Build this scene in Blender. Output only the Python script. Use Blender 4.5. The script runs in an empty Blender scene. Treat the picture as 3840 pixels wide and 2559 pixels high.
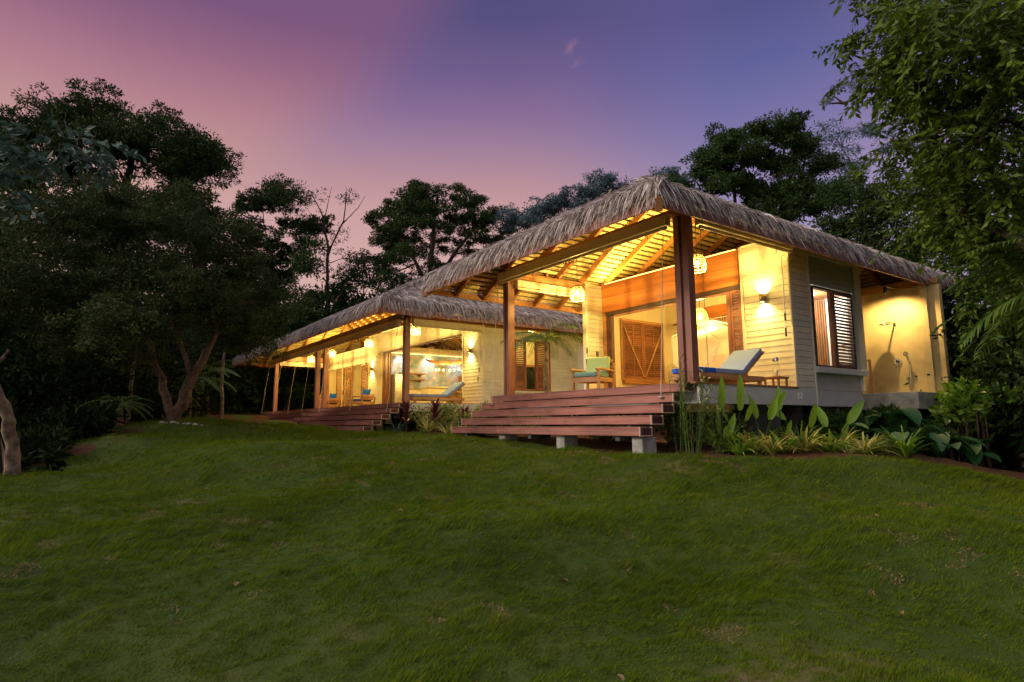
import bpy, bmesh, math, random
import numpy as np
from mathutils import Vector, Matrix
random.seed(7); RNG = np.random.default_rng(7)
SC = bpy.context.scene
COL = SC.collection
V = Vector
def srgb(r, g, b):
    f = lambda c: (c/255/12.92) if c/255 <= .04045 else ((c/255+.055)/1.055)**2.4
    return (f(r), f(g), f(b), 1)

# ------------------------------------------------------------------ meshes
class MB:
    """collects faces and links them as ONE mesh object"""
    def __init__(s): s.v = []; s.f = []; s.sm = []
    def add(s, vs, fs, smooth=False):
        o = len(s.v); s.v += [tuple(p) for p in vs]
        s.f += [tuple(i+o for i in q) for q in fs]; s.sm += [smooth]*len(fs); return s
    def box(s, x0, x1, y0, y1, z0, z1):
        vs = [(x, y, z) for z in (z0, z1) for y in (y0, y1) for x in (x0, x1)]
        return s.add(vs, [(0,2,3,1),(4,5,7,6),(0,1,5,4),(2,6,7,3),(0,4,6,2),(1,3,7,5)])
    def obox(s, c, X, Y, Z):
        c, X, Y, Z = V(c), V(X), V(Y), V(Z)
        vs = [c+X*a+Y*b+Z*d for d in (-1,1) for b in (-1,1) for a in (-1,1)]
        return s.add(vs, [(0,2,3,1),(4,5,7,6),(0,1,5,4),(2,6,7,3),(0,4,6,2),(1,3,7,5)])
    def beam(s, p0, p1, w, h, up=(0,0,1)):
        p0, p1 = V(p0), V(p1); d = p1-p0; L = d.length; d.normalize()
        sd = d.cross(V(up)); sd.normalize(); u = sd.cross(d)
        return s.obox((p0+p1)/2, d*L/2, sd*w/2, u*h/2)
    def tube(s, pts, rad, n=8, cap=True, smooth=True):
        pts = [V(p) for p in pts]
        if not hasattr(rad, '__len__'): rad = [rad]*len(pts)
        vs, fs = [], []; ref = None
        for i, p in enumerate(pts):
            d = (pts[min(i+1, len(pts)-1)]-pts[max(i-1, 0)]).normalized()
            if ref is None:
                ref = d.orthogonal().normalized()
            ref = (ref-d*ref.dot(d))
            ref = ref.normalized() if ref.length > 1e-5 else d.orthogonal().normalized()
            b = d.cross(ref)
            for k in range(n):
                a = 2*math.pi*k/n
                vs.append(p+(ref*math.cos(a)+b*math.sin(a))*rad[i])
        for i in range(len(pts)-1):
            for k in range(n):
                k2 = (k+1) % n
                fs.append((i*n+k, i*n+k2, (i+1)*n+k2, (i+1)*n+k))
        s.add(vs, fs, smooth)
        if cap:
            s.add(vs[:n], [tuple(range(n))[::-1]]); s.add(vs[-n:], [tuple(range(n))])
        return s
    def lathe(s, c, prof, n=16, smooth=True):
        vs, fs = [], []
        for r, z in prof:
            for k in range(n):
                a = 2*math.pi*k/n; vs.append((c[0]+r*math.cos(a), c[1]+r*math.sin(a), c[2]+z))
        for i in range(len(prof)-1):
            for k in range(n):
                k2 = (k+1) % n; fs.append((i*n+k, i*n+k2, (i+1)*n+k2, (i+1)*n+k))
        return s.add(vs, fs, smooth)
    def quad(s, a, b, c, d, smooth=False): return s.add([a, b, c, d], [(0,1,2,3)], smooth)
    def blade(s, base, d, L, w, droop=.5, fold=.25, n=5, prof=None, side=None, roll=0):
        """one strap or paddle leaf: V-folded, bending down along its length"""
        p = V(base); d = V(d).normalized(); vs = []
        sd = V(side) if side is not None else d.cross(V((0,0,1)))
        if sd.length < 1e-3: sd = V((1,0,0))
        sd.normalize()
        if roll: sd = Matrix.Rotation(roll, 3, d) @ sd
        for i in range(n+1):
            t = i/n
            ww = (prof(t) if prof else math.sin(math.pi*min(1, .12+.88*t))**.7*(1-.15*t))*w/2
            if i == n: ww = .002
            up = sd.cross(d).normalized()
            vs += [p-sd*ww+up*ww*fold*2, p.copy(), p+sd*ww+up*ww*fold*2]
            if i < n:
                p = p+d*(L/n); d = (d+V((0,0,-1))*droop/n).normalized()
                sd = (sd-d*sd.dot(d)).normalized()
        fs = []
        for i in range(n):
            a = 3*i; fs += [(a, a+1, a+4, a+3), (a+1, a+2, a+5, a+4)]
        return s.add(vs, fs, True)
    def build(s, name, mat, parent=None, bevel=0, label=None, local=False):
        me = bpy.data.meshes.new(name)
        o = bpy.data.objects.new(name, me); COL.objects.link(o)
        off = V((0,0,0))
        if parent is not None:
            o.parent = parent
            if not local and parent.name not in LOCALS: off = wloc(parent)
        vs = np.array(s.v, dtype=np.float32).reshape(-1, 3)-np.array(off, dtype=np.float32)
        me.from_pydata(vs.tolist(), [], s.f)
        me.polygons.foreach_set('use_smooth', s.sm)
        if len(s.f) < 3000:
            bm = bmesh.new(); bm.from_mesh(me); bmesh.ops.recalc_face_normals(bm, faces=bm.faces); bm.to_mesh(me); bm.free()
        if mat is not None: me.materials.append(mat)
        if bevel:
            m = o.modifiers.new('edge', 'BEVEL'); m.width = bevel; m.segments = 2; m.limit_method = 'ANGLE'
        if label: o['label'] = label
        return o
def wloc(o):
    p = V(o.location)
    while o.parent is not None: o = o.parent; p += V(o.location)
    return p
def tag(o, label, cat, group=None):
    o['label'] = label; o['category'] = cat
    if group: o['group'] = group
    return o
def thing(name, label, cat, loc=(0,0,0), group=None, rz=0):
    o = bpy.data.objects.new(name, None); COL.objects.link(o)
    o.empty_display_size = .2; o.location = loc; o.rotation_euler = (0, 0, rz)
    if rz: LOCALS.add(o.name)
    return tag(o, label, cat, group)
LOCALS = set()            # things whose parts are modelled in their own turned axes
def kind(o, k): o['kind'] = k; return o
def dup(root, loc, rz=None, label=None, scale=None):
    def cp(o, par):
        c = o.copy(); COL.objects.link(c); c.parent = par
        for ch in list(o.children): cp(ch, c)
        return c
    r = cp(root, None); r.location = loc
    if rz is not None: r.rotation_euler = (0, 0, rz)
    if scale is not None: r.scale = (scale,)*3
    if label: r['label'] = label
    return r
def cloud(name, mat, P, D, L, W, parent=None, fold=.25, nrm=None, rng=RNG):
    """many leaves (base P, direction D, length L, width W) as one mesh; every leaf two folded triangles pairs"""
    n = len(P); D = D/np.linalg.norm(D, axis=1, keepdims=True)
    R = rng.normal(size=(n, 3)) if nrm is None else nrm+rng.normal(size=(n, 3))*.45
    S = np.cross(D, R); S /= np.linalg.norm(S, axis=1, keepdims=True)+1e-9
    N = np.cross(S, D); L = np.broadcast_to(L, n)[:, None]; W = np.broadcast_to(W, n)[:, None]
    m = P+D*L*.45-N*W*fold*.3
    vs = np.stack([P, m+S*W/2+N*W*fold, P+D*L, m-S*W/2+N*W*fold], 1).reshape(-1, 3)
    off = np.array(wloc(parent)) if parent is not None else 0
    me = bpy.data.meshes.new(name); me.vertices.add(4*n); me.loops.add(6*n); me.polygons.add(2*n)
    me.vertices.foreach_set('co', (vs-off).astype(np.float32).ravel())
    b = (np.arange(n)*4)[:, None]
    me.loops.foreach_set('vertex_index', (b+np.array([0,1,2,0,2,3])).astype(np.int32).ravel())
    me.polygons.foreach_set('loop_start', (np.arange(2*n)*3).astype(np.int32))
    me.polygons.foreach_set('loop_total', np.full(2*n, 3, dtype=np.int32))
    me.update(calc_edges=True); me.validate()
    me.materials.append(mat)
    o = bpy.data.objects.new(name, me); COL.objects.link(o)
    if parent is not None: o.parent = parent
    return o

# --------------------------------------------------------------- materials
def newmat(name):
    m = bpy.data.materials.new(name); m.use_nodes = True
    nt = m.node_tree; return m, nt, nt.nodes['Principled BSDF'], nt.nodes, nt.links
def ramp(nodes, stops):
    r = nodes.new('ShaderNodeValToRGB'); e = r.color_ramp.elements
    while len(e) < len(stops): e.new(.5)
    for i, (p, c) in enumerate(stops): e[i].position = p; e[i].color = (*c[:3], 1)
    return r
def mul(c, k): return tuple(min(1, x*k) for x in c[:3])
def wood(name, col, axis='x', rough=.5, dark=.55, scale=1.0, seam=0):
    m, nt, b, N, L = newmat(name)
    g = N.new('ShaderNodeNewGeometry'); mp = N.new('ShaderNodeMapping')
    s = {'x': (1.2, 22, 22), 'y': (22, 1.2, 22), 'z': (22, 22, 1.2)}[axis]
    mp.inputs['Scale'].default_value = [k*scale for k in s]
    L.new(g.outputs['Position'], mp.inputs['Vector'])
    n1 = N.new('ShaderNodeTexNoise'); n1.inputs['Scale'].default_value = 1; n1.inputs['Detail'].default_value = 6; n1.inputs['Distortion'].default_value = .6
    L.new(mp.outputs[0], n1.inputs['Vector'])
    n2 = N.new('ShaderNodeTexNoise'); n2.inputs['Scale'].default_value = 1.7; n2.inputs['Detail'].default_value = 3
    L.new(g.outputs['Position'], n2.inputs['Vector'])
    mx = N.new('ShaderNodeMath'); mx.operation = 'MULTIPLY_ADD'; mx.inputs[1].default_value = .65
    L.new(n1.outputs['Fac'], mx.inputs[0])
    m2 = N.new('ShaderNodeMath'); m2.operation = 'MULTIPLY'; m2.inputs[1].default_value = .35
    L.new(n2.outputs['Fac'], m2.inputs[0]); L.new(m2.outputs[0], mx.inputs[2])
    r = ramp(N, [(.3, mul(col, dark)), (.52, col), (.72, mul(col, 1.35))])
    L.new(mx.outputs[0], r.inputs[0])
    hs = N.new('ShaderNodeHueSaturation'); mr = N.new('ShaderNodeMapRange'); mr.inputs['To Min'].default_value = .68; mr.inputs['To Max'].default_value = 1.3
    L.new(g.outputs['Random Per Island'], mr.inputs['Value']); L.new(mr.outputs[0], hs.inputs['Value']); L.new(r.outputs[0], hs.inputs['Color']); L.new(hs.outputs[0], b.inputs['Base Color'])
    b.inputs['Roughness'].default_value = rough; b.inputs['Specular IOR Level'].default_value = .35
    bp = N.new('ShaderNodeBump'); bp.inputs['Strength'].default_value = .25; bp.inputs['Distance'].default_value = .01
    L.new(n1.outputs['Fac'], bp.inputs['Height']); L.new(bp.outputs[0], b.inputs['Normal'])
    return m
def plain(name, col, rough=.6, var=.12, sc=6., bump=.1, metal=0, bsc=None, spec=.4, isl=0):
    m, nt, b, N, L = newmat(name)
    g = N.new('ShaderNodeNewGeometry')
    n = N.new('ShaderNodeTexNoise'); n.inputs['Scale'].default_value = sc; n.inputs['Detail'].default_value = 5
    L.new(g.outputs['Position'], n.inputs['Vector'])
    r = ramp(N, [(.3, mul(col, 1-var)), (.7, mul(col, 1+var))])
    L.new(n.outputs['Fac'], r.inputs[0]); L.new(r.outputs[0], b.inputs['Base Color'])
    if isl:
        hs = N.new('ShaderNodeHueSaturation'); mr = N.new('ShaderNodeMapRange'); mr.inputs['To Min'].default_value = 1-isl; mr.inputs['To Max'].default_value = 1+isl
        L.new(g.outputs['Random Per Island'], mr.inputs['Value']); L.new(mr.outputs[0], hs.inputs['Value']); L.new(r.outputs[0], hs.inputs['Color']); L.new(hs.outputs[0], b.inputs['Base Color'])
    b.inputs['Roughness'].default_value = rough; b.inputs['Metallic'].default_value = metal; b.inputs['Specular IOR Level'].default_value = spec
    if bump:
        n2 = n
        if bsc:
            n2 = N.new('ShaderNodeTexNoise'); n2.inputs['Scale'].default_value = bsc; n2.inputs['Detail'].default_value = 4
            L.new(g.outputs['Position'], n2.inputs['Vector'])
        bp = N.new('ShaderNodeBump'); bp.inputs['Strength'].default_value = bump; bp.inputs['Distance'].default_value = .02
        L.new(n2.outputs['Fac'], bp.inputs['Height']); L.new(bp.outputs[0], b.inputs['Normal'])
    return m
def island(name, cols, rough=.7, trans=0., spec=.3, patch=0.):
    """colour drawn per leaf / strand"""
    m, nt, b, N, L = newmat(name)
    g = N.new('ShaderNodeNewGeometry')
    k = len(cols); r = ramp(N, [(i/(k-1), c) for i, c in enumerate(cols)])
    src = g.outputs['Random Per Island']
    if patch:
        n = N.new('ShaderNodeTexNoise'); n.inputs['Scale'].default_value = patch; n.inputs['Detail'].default_value = 2
        L.new(g.outputs['Position'], n.inputs['Vector'])
        mx = N.new('ShaderNodeMix'); mx.inputs['Factor'].default_value = .5
        L.new(src, mx.inputs['A']); L.new(n.outputs['Fac'], mx.inputs['B']); src = mx.outputs['Result']
    L.new(src, r.inputs[0]); L.new(r.outputs[0], b.inputs['Base Color'])
    b.inputs['Roughness'].default_value = rough; b.inputs['Specular IOR Level'].default_value = spec
    if trans:
        t = N.new('ShaderNodeBsdfTranslucent'); L.new(r.outputs[0], t.inputs['Color'])
        ms = N.new('ShaderNodeMixShader'); ms.inputs[0].default_value = trans
        L.new(b.outputs[0], ms.inputs[1]); L.new(t.outputs[0], ms.inputs[2])
        L.new(ms.outputs[0], N['Material Output'].inputs['Surface'])
    return m
def glow(name, col, st):
    m, nt, b, N, L = newmat(name)
    b.inputs['Base Color'].default_value = (*col[:3], 1); b.inputs['Emission Color'].default_value = (*col[:3], 1)
    b.inputs['Emission Strength'].default_value = st; return m
def glass(name, rough=.02, tint=(.95,.97,.96)):
    m, nt, b, N, L = newmat(name)
    t = N.new('ShaderNodeBsdfTransparent'); t.inputs[0].default_value = (*tint, 1)
    gl = N.new('ShaderNodeBsdfGlossy'); gl.inputs['Roughness'].default_value = rough
    fr = N.new('ShaderNodeFresnel'); fr.inputs['IOR'].default_value = 1.45
    ms = N.new('ShaderNodeMixShader'); ge = N.new('ShaderNodeNewGeometry'); mm = N.new('ShaderNodeMath'); mm.operation = 'MULTIPLY'
    iv = N.new('ShaderNodeMath'); iv.operation = 'SUBTRACT'; iv.inputs[0].default_value = 1; L.new(ge.outputs['Backfacing'], iv.inputs[1])
    L.new(fr.outputs[0], mm.inputs[0]); L.new(iv.outputs[0], mm.inputs[1]); L.new(mm.outputs[0], ms.inputs[0]); L.new(t.outputs[0], ms.inputs[1]); L.new(gl.outputs[0], ms.inputs[2])
    L.new(ms.outputs[0], N['Material Output'].inputs['Surface']); return m

M = {}
M['step'] = wood('reddish_decking', (.27, .115, .083), 'x', .45, .5)
M['step_end'] = wood('dark_end_grain', (.07, .03, .025), 'z', .6)
M['trim_pale'] = wood('pale_edge_trim', (.5, .36, .25), 'z', .5)
M['deck'] = wood('deck_boards', (.25, .1, .07), 'x', .45)
M['post'] = wood('post_wood', (.30, .13, .085), 'z', .4, .6)
M['beam_x'] = wood('beam_wood_x', (.40, .18, .06), 'x', .45)
M['beam_y'] = wood('beam_wood_y', (.40, .18, .06), 'y', .45)
M['dark_beam'] = wood('dark_beam_wood', (.12, .05, .035), 'x', .5)
M['dark_beam_y'] = wood('dark_beam_wood_y', (.16, .07, .04), 'y', .5)
M['rafter'] = wood('rafter_wood', (.36, .16, .055), 'x', .5)
M['batten'] = plain('bamboo_batten', (.66, .52, .24), .6, .3, 9, .1, isl=.3)
M['band'] = wood('orange_wood_panel', (.43, .15, .035), 'x', .38, .6, .5)
M['louver'] = wood('louver_wood', (.26, .105, .045), 'x', .45)
M['louver_dark'] = wood('dark_louver_wood', (.075, .042, .032), 'y', .5)
M['teak'] = wood('teak', (.46, .25, .1), 'y', .5)
M['slat'] = wood('slat_wood', (.42, .2, .08), 'z', .5)
M['siding'] = plain('cream_siding', (.62, .58, .43), .6, .10, 3, .2, bsc=40, isl=.07)
M['trim'] = plain('white_trim', (.66, .62, .48), .5, .04, 3, .05)
M['plaster'] = plain('cream_plaster', (.70, .62, .40), .8, .06, 2.5, .1)
M['skirt'] = plain('grey_painted_board', (.50, .52, .48), .6, .06, 4, .1)
M['bay'] = plain('grey_green_panel', (.36, .39, .34), .6, .05, 4, .1, bsc=60)
M['cassette'] = plain('screen_housing', (.66, .59, .49), .5, .08, 5, .05)
M['cassette_pale'] = plain('pale_screen_housing', (.62, .54, .38), .5, .08, 5, .05)
M['concrete'] = plain('concrete', (.29, .285, .24), .9, .35, 5, .4, bsc=25)
M['render_wall'] = plain('stained_cement_render', (.56, .43, .19), .75, .38, 1.3, .2, bsc=12)
M['dark_metal'] = plain('dark_metal', (.05, .045, .04), .4, .1, 8, 0)
M['pier'] = plain('dark_pier', (.06, .065, .065), .8, .2, 6, .2)
M['chrome'] = plain('brushed_steel', (.62, .62, .62), .2, .03, 5, 0, metal=1)
M['bronze'] = plain('brass_fitting', (.35, .28, .18), .3, .05, 5, 0, metal=1)
M['white'] = plain('white_paint', (.78, .77, .72), .5, .03, 4, .03)
M['grey_cushion'] = plain('blue_grey_fabric', (.26, .36, .60), .9, .08, 60, .25)
M['blue_cushion'] = plain('blue_fabric', (.01, .13, .75), .85, .1, 60, .25)
M['navy_cushion'] = plain('navy_fabric', (.035, .09, .25), .85, .1, 60, .25)
M['green_cushion'] = plain('sage_green_fabric', (.36, .52, .30), .9, .08, 60, .25)
M['teal_cushion'] = plain('teal_fabric', (.16, .32, .27), .9, .1, 60, .25)
M['wicker'] = plain('woven_cane', (.34, .22, .08), .6, .2, 20, .1)
M['rope'] = plain('rope', (.6, .55, .45), .8, .1, 30, 0)
M['thatch_base'] = plain('thatch_underlayer', (.12, .09, .06), .95, .3, 12, .4)
M['thatch'] = island('thatch_fronds', [(.12,.09,.07), (.31,.255,.21), (.49,.42,.37), (.72,.66,.61)], .75, .12, .25)
M['tile'] = island('fish_scale_tile', [(.45,.46,.36), (.78,.76,.66), (.30,.52,.58), (.66,.56,.50), (.40,.60,.68), (.80,.78,.65), (.24,.46,.54)], .2, 0, .5)
M['grout'] = plain('pale_grout', (.35, .38, .38), .8, .1, 8, 0)
M['bulb'] = glow('warm_bulb', (1, .66, .22), 30)
M['bulb_soft'] = glow('small_warm_bulb', (1, .62, .18), 7)
M['bulb_cool'] = glow('cool_lamp', (.75, .88, 1), 12)
M['glass'] = glass('clear_glass')
M['fridge'] = plain('steel_fridge', (.55, .52, .44), .3, .03, 2, 0, metal=.8)
M['net'] = None
def netmat():
    m, nt, b, N, L = newmat('mosquito_net')
    t = N.new('ShaderNodeBsdfTransparent'); ms = N.new('ShaderNodeMixShader'); ms.inputs[0].default_value = .3
    b.inputs['Base Color'].default_value = (.9, .86, .78, 1); b.inputs['Roughness'].default_value = .9
    L.new(t.outputs[0], ms.inputs[1]); L.new(b.outputs[0], ms.inputs[2]); L.new(ms.outputs[0], N['Material Output'].inputs['Surface']); return m
M['net'] = netmat()
# foliage
M['bark'] = plain('bark', (.06, .045, .03), .95, .5, 10, 1.0, bsc=30)
M['bark_warm'] = plain('grey_brown_bark', (.10, .065, .04), .95, .6, 9, 1.0, bsc=30)
M['bark_pale'] = plain('lichen_spotted_bark', (.15, .11, .07), .95, .75, 7, 1.0, bsc=35)
M['leaf_dark'] = island('dark_leaves', [(.012,.028,.005), (.028,.056,.011), (.055,.092,.02)], .7, .15, .12, .6)
M['leaf_under'] = island('painted_shade_leaves', [(.004,.008,.002), (.009,.018,.004), (.018,.03,.007)], .8, .1, .05)  # undergrowth leaves: the shade of the trees is put into their colour
M['leaf_grey'] = island('dull_olive_leaves', [(.016,.030,.007), (.042,.064,.015), (.085,.11,.03)], .7, .15, .12, .5)
M['leaf_mid'] = island('green_leaves', [(.010,.028,.005), (.026,.062,.009), (.06,.11,.017)], .6, .25, .2, .8)
M['leaf_near'] = island('broad_green_leaves', [(.014,.034,.003), (.048,.098,.006), (.10,.165,.010), (.17,.21,.02)], .5, .3, .2, 1.2)
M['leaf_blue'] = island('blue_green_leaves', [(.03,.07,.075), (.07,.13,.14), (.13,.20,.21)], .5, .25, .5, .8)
M['leaf_pale'] = island('pale_broad_leaves', [(.02,.055,.03), (.055,.11,.07), (.12,.19,.13)], .55, .2, .2, .8)
M['leaf_bright'] = island('bright_green_leaves', [(.06,.17,.012), (.14,.30,.02), (.28,.42,.04)], .4, .35, .5)
M['leaf_varieg'] = island('yellow_edged_leaves', [(.12,.19,.02), (.38,.38,.07), (.62,.56,.17)], .45, .3, .5)
M['leaf_taro'] = island('deep_green_leaves', [(.012,.06,.015), (.022,.10,.022), (.035,.15,.03)], .5, .25, .35)
M['leaf_red'] = island('dark_red_leaves', [(.09,.015,.02), (.16,.03,.03), (.06,.02,.02)], .4, .25, .5)
M['leaf_hedge'] = island('hedge_leaves', [(.05,.09,.015), (.16,.21,.04), (.40,.40,.12)], .4, .3, .5)
M['leaf_palm'] = island('palm_leaflets', [(.04,.09,.012), (.09,.17,.02), (.16,.24,.04)], .45, .25, .5)
M['dry_grass'] = island('dry_grass', [(.09,.075,.02), (.19,.14,.05), (.30,.23,.10)], .9, .2, .05)
M['dead_leaf'] = island('dry_leaves', [(.12,.06,.03), (.22,.12,.06), (.3,.2,.1)], .8, .1)
M['grass'] = None
# ------------------------------------------------------------ camera, world
YAW, PITCH, ROLL, FPX = .94993922, .133026946, -6.86514722e-03, 2292.32325
cam = bpy.data.cameras.new('camera'); co = bpy.data.objects.new('camera', cam); COL.objects.link(co)
cam.sensor_width = 36; cam.lens = FPX/3840*36; cam.clip_end = 2000; cam.clip_start = .05
fw = V((-math.sin(YAW)*math.cos(PITCH), math.cos(YAW)*math.cos(PITCH), math.sin(PITCH)))
rt = V((math.cos(YAW), math.sin(YAW), 0)); up = rt.cross(fw)
rt2 = rt*math.cos(ROLL)+up*math.sin(ROLL); up2 = -rt*math.sin(ROLL)+up*math.cos(ROLL)
co.matrix_world = Matrix(((rt2.x, up2.x, -fw.x, 0), (rt2.y, up2.y, -fw.y, 0), (rt2.z, up2.z, -fw.z, 0), (0,0,0,1)))
SC.camera = co
SC.view_settings.view_transform = 'Standard'; SC.view_settings.look = 'None'; SC.view_settings.exposure = 0; SC.view_settings.gamma = 1
SC.cycles.use_denoising = True; SC.cycles.max_bounces = 6; SC.cycles.transparent_max_bounces = 16
SC.cycles.use_adaptive_sampling = True; SC.cycles.adaptive_threshold = .02; SC.cycles.sample_clamp_indirect = 4

w = bpy.data.worlds.new('World'); SC.world = w; w.use_nodes = True
N, L = w.node_tree.nodes, w.node_tree.links
bg = N['Background']; tc = N.new('ShaderNodeTexCoord')
def dot(vec):
    d = N.new('ShaderNodeVectorMath'); d.operation = 'DOT_PRODUCT'; L.new(tc.outputs['Generated'], d.inputs[0]); d.inputs[1].default_value = vec; return d.outputs['Value']
def mrange(src, a, b, c=0, d=1, smooth=True):
    m = N.new('ShaderNodeMapRange'); m.interpolation_type = 'SMOOTHSTEP' if smooth else 'LINEAR'
    L.new(src, m.inputs['Value'])
    for k, v in zip(('From Min','From Max','To Min','To Max'), (a,b,c,d)): m.inputs[k].default_value = v
    return m.outputs['Result']
def math2(op, a, b):
    m = N.new('ShaderNodeMath'); m.operation = op
    for i, q in enumerate((a, b)):
        if isinstance(q, (int, float)): m.inputs[i].default_value = q
        else: L.new(q, m.inputs[i])
    return m.outputs[0]
def mixc(f, a, b):
    m = N.new('ShaderNodeMix'); m.data_type = 'RGBA'
    if isinstance(f, (int, float)): m.inputs[0].default_value = f
    else: L.new(f, m.inputs[0])
    for s, q in ((6, a), (7, b)):
        if isinstance(q, tuple): m.inputs[s].default_value = q
        else: L.new(q, m.inputs[s])
    return m.outputs[2]
el = dot((0,0,1)); ur = dot(tuple(rt)); uf = dot((-math.sin(YAW), math.cos(YAW), 0))
base = ramp(N, [(0, srgb(222,184,174)), (.2, srgb(216,176,169)), (.33, srgb(203,160,160)), (.37, srgb(188,146,154)), (.43, srgb(156,126,155)), (.47, srgb(134,108,149)), (.52, srgb(104,91,140)), (.58, srgb(80,78,126)), (1, srgb(60,62,118))])
L.new(el, base.inputs[0])
pink = ramp(N, [(0, srgb(224,180,166)), (.3, srgb(211,168,158)), (.40, srgb(190,144,146)), (.44, srgb(178,128,141)), (.5, srgb(150,104,131)), (.55, srgb(124,88,126)), (.7, srgb(95,76,124)), (1, srgb(60,60,118))])
L.new(el, pink.inputs[0])
az = math2('ARCTAN2', ur, uf)                       # 0 straight ahead, + to the right
f_p = mrange(math2('SUBTRACT', az, math2('MULTIPLY', math2('SUBTRACT', el, .55), 1.25)), -.08, -.30)
c = mixc(f_p, base.outputs[0], pink.outputs[0])
blu = ramp(N, [(0, srgb(180,165,190)), (.25, srgb(165,150,185)), (.37, srgb(146,134,174)), (.43, srgb(122,116,166)), (.5, srgb(95,99,154)), (.56, srgb(84,85,139)), (1, srgb(60,62,118))]); L.new(el, blu.inputs[0])
c = mixc(mrange(az, .0, .36), c, blu.outputs[0])
nz = N.new('ShaderNodeTexNoise'); nz.inputs['Scale'].default_value = 2.2; nz.inputs['Detail'].default_value = 2; L.new(tc.outputs['Generated'], nz.inputs['Vector'])
c = mixc(mrange(nz.outputs['Fac'], .45, .7, 0, .06), c, srgb(205,140,160))
wd_ = dot((-.6259, .5645, .5381))                      # one small pink wisp of cloud
wn = N.new('ShaderNodeTexNoise'); wn.inputs['Scale'].default_value = 60; wn.inputs['Detail'].default_value = 4; L.new(tc.outputs['Generated'], wn.inputs['Vector'])
c = mixc(math2('MULTIPLY', mrange(wd_, .99965, .99998), mrange(wn.outputs['Fac'], .46, .8, 0, .45)), c, srgb(170,125,150))
# the afterglow in the west, behind the photographer
west = math2('MULTIPLY', mrange(dot((-.44, -.87, .22)), -.15, .75), mrange(uf, .45, .1))
hi = mrange(el, .66, .95)
c = mixc(west, c, (1.35, 1.15, 1.08, 1))
c = mixc(math2('MULTIPLY', hi, .75), c, (1.1, 1.12, 1.4, 1))
c = mixc(mrange(el, -.02, -.10), c, (.02, .02, .015, 1))
L.new(c, bg.inputs['Color']); bg.inputs['Strength'].default_value = 1.0
sl = bpy.data.lights.new('sun', 'SUN'); sl.energy = 2.0; sl.angle = math.radians(11); sl.color = (1, .84, .74)
so = bpy.data.objects.new('sun', sl); COL.objects.link(so)
so.rotation_euler = (V((.45, .9, -.52))).to_track_quat('-Z', 'Y').to_euler()   # soft dusk glow from the open side of the lawn

def lamp(name, loc, energy, col=(1, .69, .19), radius=.03, parent=None, kindl='POINT', aim=None, spot=60, blend=.6):
    l = bpy.data.lights.new(name, kindl); l.energy = energy*1.8; l.color = col
    l.shadow_soft_size = radius
    if kindl == 'SPOT': l.spot_size = math.radians(spot); l.spot_blend = blend
    o = bpy.data.objects.new(name, l); COL.objects.link(o)
    if parent is not None: o.parent = parent; o.location = V(loc)-wloc(parent)
    else: o.location = loc
    if aim is not None: o.rotation_euler = V(aim).to_track_quat('-Z', 'Y').to_euler()
    return o

# ------------------------------------------------------------------- ground
CP = np.array([(0,0,-1.6),(-3,3,-1.46),(-1,5,-1.5),(-7.35,7.9,-.52),(-9.5,7.7,-.47),(-11.3,7.6,-.36),(-13,7.6,-.32),(-7.0,9.0,-.5),(-6,10,-.52),(-6.2,13.1,-.62),(-4.5,16.6,-1.1),(-5.7,17,-1.0),
 (-19.3,2.4,.12),(-22.4,3.3,.22),(-12.2,-.7,-.72),(-13.2,-.9,-.95),(-11,-2.5,-1.25),(-14.6,-1.4,-1.0),(-15.6,-.4,-.62),(-22.3,5.3,-.06),(-18.3,8,-.3),(-36,7,.5),(-28,7,.16),(-24,7,-.1),(-15,8,-.28),(-3,0,-1.52),(-8,-3,-1.05),
 (-12,18,-.7),(-25,14,-.3),(-40,0,.35),(-30,-6,-1.0),(-20,-6,-1.5),(-16,-3,-1.15),(-25,-2.5,-.7),(-21,-.5,-.25),(0,10,-1.45),(2,5,-1.75),(-3,8,-1.05),(-6,4,-1.0),(-9,5,-.72),(-9,1,-.95),(-13,3,-.36),(-16.5,1,-.22),(-2,14,-1.25),(3,12,-1.6),(4,-4,-1.9),(-4,-8,-1.4),(-60,10,.6),(-30,30,2.2),(-12,30,1.4),(-5,30,.6),(10,30,.2),(-20,22,.3),(-10,23,.1),(-30,20,.6),(-42,22,2.0),(-50,-8,2),(-48,4,2.2),(0,24,-.2),(-25,60,6),(-60,40,7),(20,60,4),(-90,0,8)])
def hump(x, y):
    return .035*np.sin(1.9*x+.7*np.sin(1.3*y)+.4)*np.cos(1.5*y+.9*np.sin(.8*x))+.02*np.sin(4.3*x+1.7*np.cos(3.1*y))*np.sin(3.7*y+.8*x)+.016*np.sin(8*x+2*np.sin(5*y))*np.cos(6.5*y-3*np.sin(4*x))+.012*np.sin(15*x+3*np.sin(7*y))*np.cos(13*y-3*np.sin(9*x)+1)
def ground(x, y):
    x = np.asarray(x, float); y = np.asarray(y, float)
    sh = x.shape; x = x.ravel(); y = y.ravel(); out = np.zeros(len(x))
    for i in range(0, len(x), 20000):
        d2 = (x[i:i+20000, None]-CP[:, 0])**2+(y[i:i+20000, None]-CP[:, 1])**2+.6
        wt = d2**-1.7; out[i:i+20000] = (wt*CP[:, 2]).sum(1)/wt.sum(1)
    return (out+hump(x, y)*np.clip((np.hypot(x, y)-1)/3, .2, 1)).reshape(sh)
def gz(x, y): return float(ground(np.array([x]), np.array([y]))[0])
BED = [(-13.9,7.9),(-9,7.7),(-7.3,7.5),(-6.0,7.9),(-5.2,9.2),(-4.55,11),(-3.6,13),(-1.6,15.2),(3,18)]
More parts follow.
